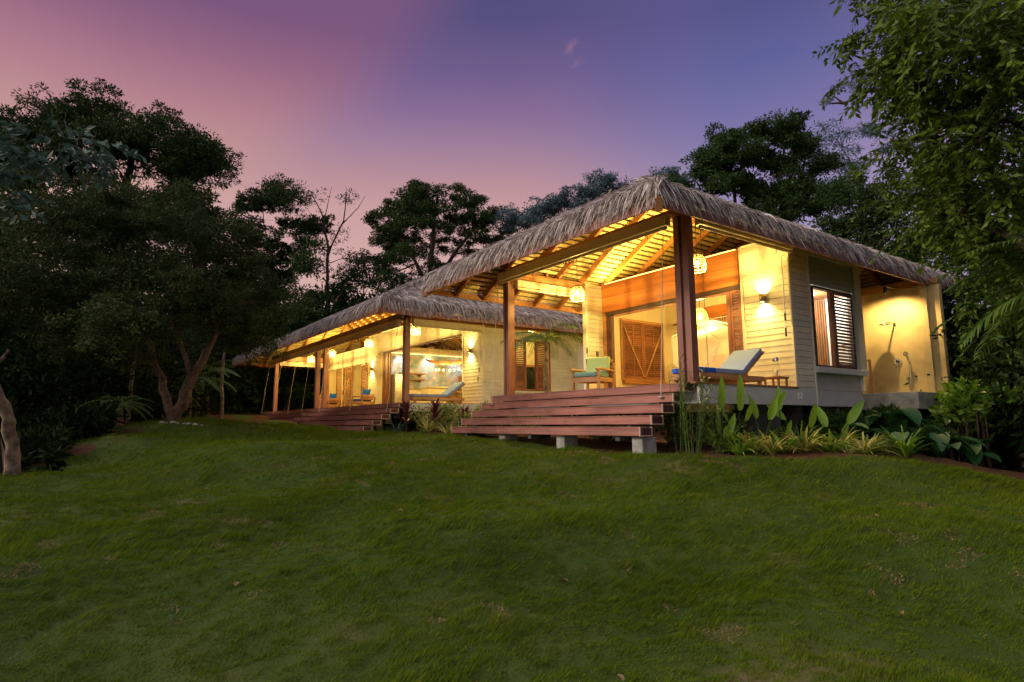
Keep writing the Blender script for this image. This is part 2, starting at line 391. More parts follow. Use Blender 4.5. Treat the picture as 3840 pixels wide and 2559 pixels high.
def soil(x, y):
    """0 lawn .. 1 bare soil (planting beds, under the houses, forest floor)"""
    x = np.asarray(x, float); y = np.asarray(y, float)
    ex = np.array([p[0] for p in BED]); ey = np.array([p[1] for p in BED])
    right = y-np.interp(x, ex, ey, left=7.9, right=40)
    j = .25*np.sin(3.1*x+y)+.15*np.sin(7*y-2*x)
    s = np.where(x > -17.8, right+.3*j, np.where(x > -37, y-7.35+.2*j, -1))
    forest = np.minimum(.9*(-(y+.6)-.32*(x+14))*.5, -x-12.0)+j        # trees along the left
    forest2 = -x-22.0-(y-3)*.55+j*1.2
    s = np.maximum(s, np.maximum(forest, np.where(y < 6.6, forest2, -1)))
    return 1/(1+np.exp(-np.clip(s*7, -30, 30)))
xs = np.concatenate([-46-np.geomspace(.3, 300, 26)[::-1], np.arange(-46, -15, .25), np.arange(-15, 1, .085), np.arange(1, 8, .25), 8+np.geomspace(.3, 300, 26)])
ys = np.concatenate([-14-np.geomspace(.3, 300, 26)[::-1], np.arange(-14, -3, .25), np.arange(-3, 10, .085), np.arange(10, 24, .25), 24+np.geomspace(.3, 300, 26)])
gx, gy = np.meshgrid(xs, ys); gzv = ground(gx, gy)
me = bpy.data.meshes.new('lawn'); nx, ny = len(xs), len(ys)
idx = np.arange(nx*ny).reshape(ny, nx)
fq = np.stack([idx[:-1, :-1], idx[:-1, 1:], idx[1:, 1:], idx[1:, :-1]], -1).reshape(-1, 4)
me.from_pydata(np.stack([gx.ravel(), gy.ravel(), gzv.ravel()], 1).tolist(), [], fq.tolist())
me.polygons.foreach_set('use_smooth', [True]*len(me.polygons))
at = me.attributes.new('soil', 'FLOAT', 'POINT'); at.data.foreach_set('value', soil(gx, gy).ravel().astype(np.float32))
lawn = bpy.data.objects.new('lawn', me); COL.objects.link(lawn); kind(lawn, 'structure')
m, nt, b, Nn, Ln = newmat('turf_and_soil')
g = Nn.new('ShaderNodeNewGeometry'); at = Nn.new('ShaderNodeAttribute'); at.attribute_name = 'soil'
n1 = Nn.new('ShaderNodeTexNoise'); n1.inputs['Scale'].default_value = 1.1; n1.inputs['Detail'].default_value = 8; Ln.new(g.outputs['Position'], n1.inputs['Vector'])
n2 = Nn.new('ShaderNodeTexNoise'); n2.inputs['Scale'].default_value = 38; n2.inputs['Detail'].default_value = 6; Ln.new(g.outputs['Position'], n2.inputs['Vector'])
r1 = ramp(Nn, [(.25, (.02,.04,.005)), (.5, (.035,.06,.007)), (.64, (.05,.065,.012)), (.8, (.16,.11,.05))]); Ln.new(n1.outputs['Fac'], r1.inputs[0])
r2 = ramp(Nn, [(.3, (.025,.012,.007)), (.55, (.075,.032,.016)), (.75, (.14,.07,.035))]); Ln.new(n2.outputs['Fac'], r2.inputs[0])
mx = Nn.new('ShaderNodeMix'); mx.data_type = 'RGBA'
ad = Nn.new('ShaderNodeMath'); ad.operation = 'MULTIPLY_ADD'; ad.inputs[1].default_value = .8; Ln.new(n1.outputs['Fac'], ad.inputs[0]); Ln.new(at.outputs['Fac'], ad.inputs[2])
st = Nn.new('ShaderNodeMapRange'); st.inputs['From Min'].default_value = .7; st.inputs['From Max'].default_value = 1.1; Ln.new(ad.outputs[0], st.inputs['Value'])
Ln.new(st.outputs[0], mx.inputs[0]); Ln.new(r1.outputs[0], mx.inputs[6]); Ln.new(r2.outputs[0], mx.inputs[7])
Ln.new(mx.outputs[2], b.inputs['Base Color']); b.inputs['Roughness'].default_value = .95; b.inputs['Specular IOR Level'].default_value = .15
bp = Nn.new('ShaderNodeBump'); bp.inputs['Strength'].default_value = .6; bp.inputs['Distance'].default_value = .03; Ln.new(n2.outputs['Fac'], bp.inputs['Height']); Ln.new(bp.outputs[0], b.inputs['Normal'])
me.materials.append(m)

# grass blades: one countless mat
def vnoise(x, y, s, seed):
    r = np.random.default_rng(seed); T = r.random((64, 64)); x = x*s+100; y = y*s+100
    xi = np.floor(x).astype(int); yi = np.floor(y).astype(int); fx = x-xi; fy = y-yi
    fx = fx*fx*(3-2*fx); fy = fy*fy*(3-2*fy)
    g = lambda a, b: T[a % 64, b % 64]
    return (g(xi,yi)*(1-fx)+g(xi+1,yi)*fx)*(1-fy)+(g(xi,yi+1)*(1-fx)+g(xi+1,yi+1)*fx)*fy
def bare(x, y):
    """worn spots of dry turf"""
    b = .5*vnoise(x, y, 1.3, 3)+.5*vnoise(x*.8, y*1.2, 5, 4)
    return np.clip((b-.755)/.05, 0, 1)
PX, PY, PS = [], [], []
for r0, r1, dens, sc in ((2.6, 6, 8200, .75), (6, 9.5, 4200, .95), (9.5, 15, 1700, 1.3), (15, 26, 520, 2.0)):
    a0 = YAW-math.radians(66); a1 = YAW+math.radians(56)
    n = int((a1-a0)/2*(r1*r1-r0*r0)*dens)
    r = np.sqrt(RNG.uniform(r0*r0, r1*r1, n)); a = RNG.uniform(a0, a1, n)
    x = -r*np.sin(a); y = r*np.cos(a)
    k = (RNG.random(n) > soil(x, y)*1.25) & (RNG.random(n) > bare(x, y)*.93)
    PX.append(x[k]); PY.append(y[k]); PS.append(np.full(k.sum(), sc))
x, y, s = map(np.concatenate, (PX, PY, PS)); n = len(x); z = ground(x, y)
h = s*RNG.uniform(.018, .044, n)*(.45+1.2*vnoise(x, y, 1.6, 9))*(.35+1.4*vnoise(x, y, 11, 12)); wd = s*.0035*RNG.uniform(.7, 1.4, n)
th = .9+2.2*(vnoise(x, y, .55, 5)-.5)+RNG.normal(size=n)*.7
ln = h*(.5+.9*vnoise(x, y, 1.3, 8))
a = RNG.uniform(0, 6.28, n)
P = np.stack([x, y, z-.004], 1); S = np.stack([np.cos(a), np.sin(a), np.zeros(n)], 1)*wd[:, None]
T = P+np.stack([np.cos(th)*ln, np.sin(th)*ln, h], 1)
vs = np.stack([P-S, P+S, T], 1).reshape(-1, 3)
me = bpy.data.meshes.new('grass'); me.vertices.add(3*n); me.loops.add(3*n); me.polygons.add(n)
me.vertices.foreach_set('co', vs.astype(np.float32).ravel()); me.loops.foreach_set('vertex_index', np.arange(3*n, dtype=np.int32))
me.polygons.foreach_set('loop_start', (np.arange(n)*3).astype(np.int32)); me.polygons.foreach_set('loop_total', np.full(n, 3, dtype=np.int32)); me.update()
M['grass'] = island('grass_blades', [(.010,.028,.002), (.058,.104,.004), (.112,.162,.008), (.22,.205,.03)], .9, .3, .04, 3.2)
me.materials.append(M['grass'])
def blades(name, mat, x, y, hh, ww, lean):
    n = len(x); a = RNG.uniform(0, 6.28, n); th = RNG.uniform(0, 6.28, n)
    P = np.stack([x, y, ground(x, y)], 1); S = np.stack([np.cos(a), np.sin(a), np.zeros(n)], 1)*ww[:, None]
    T = P+np.stack([np.cos(th)*lean, np.sin(th)*lean, hh], 1); vs = np.stack([P-S, P+S, T], 1).reshape(-1, 3)
    m_ = bpy.data.meshes.new(name); m_.vertices.add(3*n); m_.loops.add(3*n); m_.polygons.add(n)
    m_.vertices.foreach_set('co', vs.astype(np.float32).ravel()); m_.loops.foreach_set('vertex_index', np.arange(3*n, dtype=np.int32))
    m_.polygons.foreach_set('loop_start', (np.arange(n)*3).astype(np.int32)); m_.polygons.foreach_set('loop_total', np.full(n, 3, dtype=np.int32)); m_.update()
    m_.materials.append(mat); o = bpy.data.objects.new(name, m_); COL.objects.link(o); return kind(o, 'stuff')
n_ = 480000; r_ = np.sqrt(RNG.uniform(2.6**2, 16**2, n_)); a_ = RNG.uniform(YAW-.87, YAW+.87, n_); x_, y_ = -r_*np.sin(a_), r_*np.cos(a_)
k_ = (RNG.random(n_) < bare(x_, y_)) & (soil(x_, y_) < .3); x_, y_, r_ = x_[k_], y_[k_], r_[k_]
do = blades('dry_grass', M['dry_grass'], x_, y_, RNG.uniform(.006, .03, len(x_)), .0022+.0005*r_*RNG.uniform(.6, 1.4, len(x_)), RNG.uniform(.01, .06, len(x_))); tag(do, 'small scuffed flecks of dry tan grass in the lawn', 'grass')
go = bpy.data.objects.new('grass', me); COL.objects.link(go); kind(go, 'stuff'); tag(go, 'short green lawn grass sloping up to the houses', 'grass')
# ------------------------------------------------------- building helpers
def FY(Y): return lambda a, d, z: (a, Y+d, z)          # wall seen from the front (faces -y)
def FX(X): return lambda a, d, z: (X-d, a, z)          # wall seen from the right (faces +x)
def gb(mb, T, a0, a1, d0, d1, z0, z1):
    vs = [T(a, d, z) for z in (z0, z1) for d in (d0, d1) for a in (a0, a1)]
    return mb.add(vs, [(0,2,3,1),(4,5,7,6),(0,1,5,4),(2,6,7,3),(0,4,6,2),(1,3,7,5)])
def siding(mb, T, a0, a1, z0, z1, bh=.127, th=.06):
    """lapped boards: every board leans out at its lower edge"""
    z = z0; rr = random.Random(int(a0*100)+int(z0*10))
    while z < z1-.01:
        zt = min(z+bh, z1); o = .0065+rr.uniform(-.001, .0015); j = rr.uniform(-.0015, .0015)
        vs = [T(a0,-o,z+j),T(a1,-o,z-j),T(a0,.015,z),T(a1,.015,z),T(a0,-.002,zt-.010),T(a1,-.002,zt-.010),T(a0,.015,zt-.010),T(a1,.015,zt-.010)]
        mb.add(vs, [(0,2,3,1),(4,5,7,6),(0,1,5,4),(2,6,7,3),(0,4,6,2),(1,3,7,5)]); z = zt
    return gb(mb, T, a0, a1, .0152, th, z0, z1)
def shutter(mb, T, a0, a1, z0, z1, d=0, pitch=.062, fr=.055, tilt=.028, mid=False):
    for q in ((a0, a0+fr, z0, z1), (a1-fr, a1, z0, z1), (a0+fr, a1-fr, z0, z0+fr), (a0+fr, a1-fr, z1-fr, z1)):
        gb(mb, T, q[0], q[1], d, d+.04, q[2], q[3])
    z = z0+fr+.01
    while z < z1-fr-.02:
        b0, b1 = a0+fr, a1-fr
        vs = [T(b0,d+.002,z),T(b1,d+.002,z),T(b0,d+.010,z-.006),T(b1,d+.010,z-.006),T(b0,d+.034,z+tilt+.022),T(b1,d+.034,z+tilt+.022),T(b0,d+.038,z+tilt+.012),T(b1,d+.038,z+tilt+.012)]
        mb.add(vs, [(0,1,5,4),(2,6,7,3),(0,2,3,1),(4,5,7,6),(0,4,6,2),(1,3,7,5)]); z += pitch
    if mid: gb(mb, T, (a0+a1)/2-.012, (a0+a1)/2+.012, d-.012, d, z0+fr, z1-fr)
    return mb
def frame(mb, T, a0, a1, z0, z1, w=.06, d0=-.015, d1=.08):
    for q in ((a0, a0+w, z0, z1), (a1-w, a1, z0, z1), (a0+w, a1-w, z1-w, z1), (a0+w, a1-w, z0, z0+w)):
        gb(mb, T, q[0], q[1], d0, d1, q[2], q[3])
    return mb
def strands(name, mat, parent, R, D, A, Nn, L, eave_d, sc=1., rng=RNG, width=.020):
    """thatch fronds: ribbons lying on the slope, drooping past the eave"""
    n = len(R); K = 5; ts = np.linspace(0, 1, K)
    lat = rng.normal(size=n)*.07; lift = rng.uniform(.0, .03, n); curl = np.abs(rng.normal(size=n))*.03-.012
    tw = rng.normal(size=n)*.55
    W = (A*np.cos(tw)[:, None]+Nn*np.sin(tw)[:, None])*(width/2*sc*rng.uniform(.6, 1.35, n))[:, None]
    vs = np.zeros((n, K, 2, 3)); hor = np.sqrt(1-D[:, 2]**2)
    for i, t in enumerate(ts):
        p = R+D*(L*t)[:, None]+A*(lat*L*t**1.6)[:, None]+Nn*(lift*math.sin(math.pi*min(1, t*.8))+curl*t**3)[:, None]
        past = np.clip(L*t*hor-eave_d, 0, None)      # how far beyond the eave (horizontal)
        p[:, 2] -= past*.42+past**2*1.0; p[:, :2] -= D[:, :2]/hor[:, None]*(past*.4)[:, None]
        wv = W*(1-.62*t**2)
        vs[:, i, 0] = p-wv; vs[:, i, 1] = p+wv
    off = np.array(wloc(parent)) if parent is not None else 0
    b = (np.arange(n)*K*2)[:, None, None]+(np.arange(K-1)*2)[None, :, None]+np.array([0, 1, 3, 2])[None, None]
    me = bpy.data.meshes.new(name); nf = n*(K-1)
    me.vertices.add(n*K*2); me.loops.add(nf*4); me.polygons.add(nf)
    me.vertices.foreach_set('co', (vs.reshape(-1, 3)-off).astype(np.float32).ravel())
    me.loops.foreach_set('vertex_index', b.astype(np.int32).ravel())
    me.polygons.foreach_set('loop_start', (np.arange(nf)*4).astype(np.int32)); me.polygons.foreach_set('loop_total', np.full(nf, 4, dtype=np.int32))
    me.polygons.foreach_set('use_smooth', np.ones(nf, dtype=bool)); me.update(); me.materials.append(mat)
    o = bpy.data.objects.new(name, me); COL.objects.link(o); o.parent = parent
    return o
def roof(house, x0, x1, y0, y1, z0, s, sides, label=None, thick=.20, seed=1, rstep=.85):
    rng = np.random.default_rng(seed)
    zu = lambda x, y: z0+s*min(x-x0, x1-x, y-y0, y1-y)
    H = min(x1-x0, y1-y0)/2; cs = 1/math.hypot(1, s); sn = s*cs
    # eave origin, along, inward
    E = {'f': (V((x0,y0,z0)), V((1,0,0)), V((0,1,0)), x1-x0), 'r': (V((x1,y0,z0)), V((0,1,0)), V((-1,0,0)), y1-y0),
         'b': (V((x1,y1,z0)), V((-1,0,0)), V((0,-1,0)), x1-x0), 'l': (V((x0,y1,z0)), V((0,-1,0)), V((1,0,0)), y1-y0)}
    RR, DD, AA, NN, LL, ED = [], [], [], [], [], []
    for sd, dens in sides.items():
        O, A, I, Ln = E[sd]; D = np.array(-I*cs)+np.array((0,0,-sn)); D = np.array(D)
        Nv = np.array(-I*sn)*1.0+np.array((0,0,cs)); A_ = np.array(A); I_ = np.array(I); O_ = np.array(O)
        up0 = .17+.05+thick
        d = -.10; row = 0
        while d < H-.02:
            n = int(max(0, (Ln-2*max(d, 0)))/dens)
            if n > 1:
                layers = 6 if row == 0 else (2 if row < 3 else 1)
                for ly in range(layers):
                    k = n; q = max(d, 0)-.12
                    u = rng.uniform(q, Ln-q, k); L = rng.uniform(.3, .52, k)
                    tip = d+rng.uniform(-.08, .08, k)-(rng.uniform(.02, .12, k) if row == 0 else 0)      # horizontal distance of the tip from the eave, inward
                    L = np.minimum(L, np.maximum((np.minimum(H, np.minimum(u, Ln-u)+.05)-tip)/cs, .14)); root = tip+L*cs
                    lower = up0-(ly*.040 if layers > 1 else 0)+rng.uniform(-.01, .04, k)
                    R = O_+A_*u[:, None]+I_*root[:, None]; R[:, 2] += s*root+lower
                    RR.append(R); DD.append(np.repeat(D[None], k, 0)); AA.append(np.repeat(A_[None], k, 0)); NN.append(np.repeat(Nv[None], k, 0)); LL.append(L); ED.append(root)
            d += .12; row += 1
    # hips and ridge: bundles fanning out over the edge
    for (cx, cy, dx, dy, s1, s2) in ((x0,y0,1,1,'f','l'), (x1,y0,-1,1,'f','r'), (x1,y1,-1,-1,'b','r'), (x0,y1,1,-1,'b','l')):
        if s1 not in sides and s2 not in sides: continue
        k = int(H/.004); t = rng.uniform(.0, H*.93, k); L = rng.uniform(.26, .46, k)
        f = rng.uniform(-1, 1, k)
        hx = -dx*(1-np.clip(f, 0, 1)*.9); hy = -dy*(1-np.clip(-f, 0, 1)*.9); hn = np.hypot(hx, hy); hx /= hn; hy /= hn
        sl = s*np.maximum(np.abs(hx), np.abs(hy))
        D = np.stack([hx, hy, -sl], 1); D /= np.linalg.norm(D, axis=1, keepdims=True)
        A = np.cross(D, (0,0,1.)); A /= np.linalg.norm(A, axis=1, keepdims=True); Nv = np.cross(A, D)
        R = np.stack([cx+dx*t, cy+dy*t, z0+s*t+.17+.05+thick+.035+rng.uniform(-.01, .04, k)], 1)
        RR.append(R+D*(-L*.06)[:, None]); DD.append(D); AA.append(A); NN.append(Nv); LL.append(L); ED.append(t+.02)
    ridge = [(x0+H, y0+H), (x1-H, y1-H)]
    k = int(max(abs(x1-x0), abs(y1-y0))/.01); t = rng.uniform(.03, .97, k)
    rx = ridge[0][0]+(ridge[1][0]-ridge[0][0])*t; ry = ridge[0][1]+(ridge[1][1]-ridge[0][1])*t
    alongx = (x1-x0) > (y1-y0); sg = np.where(rng.random(k) < .5, -1, 1)
    D = np.stack([rng.normal(size=k)*.1+(0 if alongx else sg), rng.normal(size=k)*.1+(sg if alongx else 0), -np.full(k, s)], 1); D /= np.linalg.norm(D, axis=1, keepdims=True)
    A = np.cross(D, (0,0,1.)); A /= np.linalg.norm(A, axis=1, keepdims=True); Nv = np.cross(A, D); L = rng.uniform(.4, .7, k)
    RR.append(np.stack([rx, ry, np.full(k, z0+s*H+.17+.05+thick+.02)], 1)-D*(L*.1)[:, None]); DD.append(D); AA.append(A); NN.append(Nv); LL.append(L); ED.append(np.full(k, 9.))
    cat = np.concatenate
    th = strands('thatch_roof', M['thatch'], house, cat(RR), cat(DD), cat(AA), cat(NN), cat(LL), cat(ED))
    if label: th['label'] = label
    # solid underlayer
    rp = [(x0+H, y0+H), (x1-H, y0+H) if (x1-x0) > (y1-y0) else (x0+H, y1-H)]
    vs = []
    for dz in (.22, .22+thick):
        vs += [(x0,y0,z0+dz), (x1,y0,z0+dz), (x1,y1,z0+dz), (x0,y1,z0+dz), (*rp[0], z0+s*H+dz), (*rp[1], z0+s*H+dz)]
    if (x1-x0) > (y1-y0): F = [(0,1,5,4), (1,2,5), (2,3,4,5), (3,0,4)]
    else: F = [(0,1,4), (1,2,5,4), (2,3,5), (3,0,4,5)]
    fs = [f[::-1] for f in F]+[tuple(i+6 for i in f) for f in F]+[(a, b, b+6, a+6) for a, b in ((0,1),(1,2),(2,3),(3,0))]
    MB().add(vs, fs).build('roof_underlayer', M['thatch_base'], th)
    # bamboo battens, rafters, fascia boards
    bt = MB()
    for sd in 'frbl':
        O, A, I, Ln = E[sd]; sl = I*cs+V((0,0,sn)); nv = -I*sn+V((0,0,cs))
        d = .04
        while d < H-.05:
            c = O+A*(Ln/2)+I*d+V((0,0,s*d+.19)); hl = Ln/2-d-.03
            if hl > .1: bt.obox(c, A*hl, sl*.047, nv*.014)
            d += .145
    bt.build('battens', M['batten'], th)
    for sd in 'frbl':
        O, A, I, Ln = E[sd]; k = int(Ln/rstep); u0 = (Ln-(k-1)*rstep)/2
        for i in range(k):
            u = u0+i*rstep; dm = min(u, Ln-u, H)-.05
            if dm < .4: continue
            p0 = O+A*u+I*.0+V((0,0,.085)); p1 = O+A*u+I*dm+V((0,0,.085+s*dm))
            MB().beam(p0, p1, .075, .165*cs).build('rafter', M['rafter'], th)
    for (cx, cy, dx, dy) in ((x0,y0,1,1), (x1,y0,-1,1), (x1,y1,-1,-1), (x0,y1,1,-1)):
        MB().beam((cx-dx*.08, cy-dy*.08, z0+.06-s*.08), (cx+dx*H, cy+dy*H, z0+.06+s*H), .11, .22).build('hip_beam', M['rafter'], th)
    for sd in 'frbl':
        O, A, I, Ln = E[sd]; a, b = O-I*.022-A*.02, O+A*(Ln+.02)-I*.022
        MB().beam(a+V((0,0,.075)), b+V((0,0,.075)), .036, .15).build('fascia', M['post' if sd in 'fr' else 'rafter'], th)
    MB().beam((*ridge[0], z0+s*H+.05), (*ridge[1], z0+s*H+.05), .1, .24).build('ridge_beam', M['rafter'], th)
    return th
def lantern(loc, zc, label, sc=1., power=30):
    """cane basket pendant: cage of ribs and hoops round a lit bulb; loc is the shade's middle"""
    t = thing('pendant_lantern', label, 'lantern', loc, 'cane basket pendants on the porches'); x, y, z = loc
    prof = [(.075,.24), (.13,.20), (.185,.10), (.205,-.01), (.205,-.10), (.185,-.17)]
    prof = [(r*sc, h*sc) for r, h in prof]
    cage = MB()
    for k in range(12):
        a = 2*math.pi*k/12+(.07 if k % 3 else -.05); cage.tube([(x+r*math.cos(a), y+r*math.sin(a), z+h) for r, h in prof], .0095*sc, 4, False)
    for r, h in prof+[((prof[2][0]+prof[1][0])/2, .15*sc), (.2*sc, .05*sc)]:
        cage.tube([(x+r*math.cos(2*math.pi*k/20), y+r*math.sin(2*math.pi*k/20), z+h) for k in range(21)], .009*sc, 4, False)
    cage.build('cage', M['wicker'], t)
    MB().tube([(x, y, z+.05), (x, y, zc)], .006, 6).build('cord', M['dark_metal'], t)
    MB().lathe((x, y, z), [(.022,.08), (.025,.12), (.012,.16), (.0,.16)], 10).build('lamp_holder', M['dark_metal'], t)
    MB().lathe((x, y, z), [(0,-.05), (.025,-.035), (.034,0), (.025,.04), (.015,.075)], 12).build('bulb', M['bulb'], t)
    lamp('bulb_light', (x, y, z-.085), power, radius=.016, parent=t)
    return t
def sconce(T, a, z, label, power=14):
    c = V(T(a, -.10, z)); t = thing('wall_light', label, 'wall light', T(a, -.10, z), 'up and down wall lights')
    MB().lathe(c, [(.040,-.085), (.05,-.085), (.05,.085), (.040,.085), (.040,-.085)], 18).build('tube', M['bronze'], t)
    b = MB(); gb(b, T, a-.03, a+.03, -.06, -.001, z-.05, z+.05); b.build('bracket', M['bronze'], t)
    MB().lathe(c, [(0,.03), (.036,.03), (.036,.035), (0,.035)], 14).build('upper_bulb', M['bulb'], t)
    MB().lathe(c, [(0,-.035), (.036,-.035), (.036,-.03), (0,-.03)], 14).build('lower_bulb', M['bulb'], t)
    w = V(T(a, 0, z))-c; w.normalize()
    lamp('upper_beam', c+V((0,0,.06)), power, radius=.03, parent=t, kindl='SPOT', aim=V((0,0,1))+w*.4, spot=120, blend=1.)
    lamp('lower_beam', c-V((0,0,.06)), power, radius=.03, parent=t, kindl='SPOT', aim=V((0,0,-1))+w*.4, spot=120, blend=1.)
    return t
def steps(loc, x0, x1, y, z, label, n=5, tread=.285, rise=.19):
    t = thing('wooden_steps', label, 'steps', loc)
    for i in range(n):
        zt = z-rise*i; yf = y-tread*i
        b = MB()
        xs = [x0]; rr = random.Random(i+int(x0))
        while xs[-1] < x1-2.6: xs.append(xs[-1]+rr.uniform(1.5, 2.4))
        xs.append(x1)
        for a, c in zip(xs, xs[1:]): b.box(a+.001, c-.001, yf, yf+.03, zt-.15, zt-.022)      # riser boards
        for q in (0, 1): b.box(x0, x1, yf-.008+q*.155, yf+.137+q*.155, zt-.022, zt)   # two tread boards
        s_ = b.build('step', M['step'], t, .003)
        for xx in (x0, x1): 
            sgn = 1 if xx == x1 else -1
            e = MB(); xa, xb = sorted((xx+sgn*.001, xx+sgn*.02)); e.box(xa, xb, yf+.01, yf+.28, zt-.15, zt-.022); e.build('end_panel', M['step_end'], s_)
            e = MB(); xa, xb = sorted((xx+sgn*.002, xx+sgn*.024)); e.box(xa, xb, yf-.012, yf+.014, zt-.155, zt+.002); e.box(xa, xb, yf+.262, yf+.288, zt-.155, zt+.002)
            e.box(xa, xb, yf+.014, yf+.262, zt-.155, zt-.14); e.build('edge_trim', M['trim_pale'], s_)
    k = max(3, int((x1-x0)/2)); 
    for i in range(k):
        x = x0+.55+(x1-x0-1.1)*i/(k-1)
        b = MB(); 
        for j in range(n): b.box(x-.05, x+.05, y+.05-tread*j, y+.28-tread*j, max(z-rise*j-.5, -.32), z-rise*j-.16)
        b.build('stringer', M['pier'], t)
    return t
# ------------------------------------------------- the guest pavilion (right)
DZ = .68
gp = thing('thatched_villa', 'nearer thatched villa on the right with a lit open corner porch and bay window', 'house', (-9.7, 9.0, gz(-9.7, 9.0)))
b = MB()
for i in range(22): b.box(-12.75, -6.80, 8.99+i*.136, 8.99+i*.136+.131, DZ-.035, DZ-.002)
b.build('deck', M['deck'], gp)
b = MB(); b.box(-6.83, -6.765, 8.86, 12.73, .315, .655); b.box(-12.9, -6.84, 9.02, 9.06, .32, .62); b.build('deck_skirt', M['skirt'], gp, .004)
b = MB(); b.box(-6.86, -6.745, 8.72, 12.0, .656, .69); b.build('deck_edge', M['beam_y'], gp, .004)
# posts
for (xa, xb, ya, yb) in ((-7.10,-6.975,8.72,8.89), (-6.915,-6.79,8.72,8.89)):
    MB().box(xa, xb, ya, yb, DZ, 3.72).build('post', M['post'], gp, .006)
MB().box(-6.975, -6.915, 8.76, 8.85, DZ, 3.70).build('post_spacer', M['dark_beam'], gp)
for (xa, xb) in ((-12.57,-12.485), (-12.44,-12.355)):
    MB().box(xa, xb, 8.72, 8.92, DZ, 3.70).build('post', M['post'], gp, .006)
MB().box(-12.485, -12.44, 8.76, 8.88, DZ, 3.69).build('post_spacer', M['dark_beam'], gp)
# plate beams
MB().box(-12.6, -6.76, 8.75, 8.89, 3.725, 3.90).build('beam', M['beam_x'], gp, .005)
MB().box(-6.88, -6.765, 8.893, 18.3, 3.725, 3.87).build('beam', M['beam_y'], gp, .005)
MB().box(-12.52, -12.37, 8.923, 11.338, 3.62, 3.84).build('beam', M['beam_y'], gp, .005)
MB().box(-12.48, -12.40, 10.0, 10.08, 3.842, 4.35).build('strut', M['rafter'], gp)
# roller screens
def screen(T, a0, a1, z0, z1, mat, d0=-.17, d1=-.01):
    m_ = MB(); gb(m_, T, a0, a1, d0, d1, z0+.06, z1); o = m_.build('screen_housing', mat, gp_cur, .008)
    m_ = MB(); m_.tube([T(a0+.02, (d0+d1)/2-.02, z0+.02), T(a1-.02, (d0+d1)/2-.02, z0+.02)], .034, 10); m_.build('screen_bar', mat, o)
    for a in np.linspace(a0+.5, a1-.5, max(2, int((a1-a0)/1.6))):
        h = MB(); h.tube([T(a, (d0+d1)/2, z0-.01), T(a, (d0+d1)/2, z0-.06), T(a+.015, (d0+d1)/2, z0-.075)], .007, 6); h.build('catch', M['dark_metal'], o)
    return o
gp_cur = gp
screen(FY(8.70), -12.57, -7.12, 3.50, 3.75, M['cassette'])
screen(FX(-6.80), 8.95, 11.93, 3.47, 3.70, M['cassette_pale'])
screen(FX(-12.30), 8.95, 11.3, 3.37, 3.60, M['cassette_pale'], -.06, .08)
# front wall
T = FY(11.98)
siding(MB(), T, -7.86, -6.79, DZ, 3.86).build('wall', M['siding'], gp)
b = MB(); gb(b, T, -7.93, -7.862, -.025, .06, DZ, 3.88); gb(b, T, -6.788, -6.755, -.03, .06, .69, 3.74); gb(b, T, -7.86, -6.79, -.02, .06, 3.862, 3.9); b.build('corner_trim', M['trim'], gp, .004)
b = MB(); gb(b, T, -12.32, -7.95, -.05, .0, 3.462, 3.84); gb(b, T, -12.32, -7.95, -.047, .0, 3.04, 3.458); b.build('wood_band', M['band'], gp, .004)
b = MB(); gb(b, T, -12.2, -7.95, -.04, .09, 2.94, 3.036); b.build('door_track', M['louver_dark'], gp, .003)
b = MB(); gb(b, T, -12.32, -12.19, -.03, .1, DZ, 3.036); b.build('door_jamb', M['beam_x'], gp, .004)
for i in range(4):
    b = MB(); gb(b, T, -12.18+i*.05, -12.145+i*.05, -.02+.0*i, .09, DZ, 2.935); b.build('folded_door', M['dark_beam'], gp, .003)
b = MB(); gb(b, T, -8.30, -8.21, -.03, .08, DZ, 2.935); gb(b, T, -11.9, -8.30, .0, .07, 2.89, 2.938); b.build('door_frame', M['post'], gp, .004)
shutter(MB(), T, -8.205, -7.935, DZ, 2.935, -.02).build('louver_panel', M['louver'], gp)
# left return wall on the porch
TX = FX(-12.33)
siding(MB(), TX, 11.40, 12.05, DZ, 3.82, th=.14).build('wall', M['siding'], gp)
b = MB(); gb(b, TX, 11.34, 11.398, -.02, .15, DZ, 3.83); b.build('corner_trim', M['trim'], gp, .004)
sw = MB(); gb(sw, TX, 11.66, 11.75, -.03, -.015, 1.80, 1.95); sw = sw.build('intercom', M['dark_metal'], gp, .004)
# side wall: siding strip, recessed bay with a window
TX = FX(-6.775)
siding(MB(), TX, 11.99, 12.70, .69, 3.74).build('wall', M['siding'], gp)
b = MB(); gb(b, TX, 12.70, 12.745, -.022, .06, .315, 3.74); b.build('corner_trim', M['trim'], gp, .003)
b = MB(); gb(b, TX, 12.0, 12.70, .0, .05, .315, .686); b.build('wall_base', M['skirt'], gp)
siding(MB(), FX(-6.83), 12.746, 14.95, 2.96, 3.60).build('wall', M['bay'], gp)
b = MB(); gb(b, TX, 12.746, 15.05, -.0, .5, 3.605, 3.70); b.build('soffit', M['trim'], gp)
b = MB(); gb(b, TX, 14.74, 15.05, -.01, .25, 1.145, 3.60); b.build('bay_jamb', M['bay'], gp, .004)
b = MB(); gb(b, TX, 12.75, 15.0, -.07, .20, 1.015, 1.14); b.build('window_sill', M['skirt'], gp, .006)
siding(MB(), FX(-6.90), 12.75, 15.0, .31, 1.012, bh=.35).build('wall', M['skirt'], gp)
TB = FX(-6.86)
wn = frame(MB(), TB, 12.75, 14.74, 1.15, 2.95, .05).build('window', M['louver_dark'], gp, .003)
shutter(MB(), TB, 12.80, 13.0, 1.2, 2.9, -.03).build('shutter', M['louver_dark'], wn)
shutter(MB(), TB, 13.84, 14.68, 1.2, 2.9, -.03, .075).build('shutter', M['louver_dark'], wn)
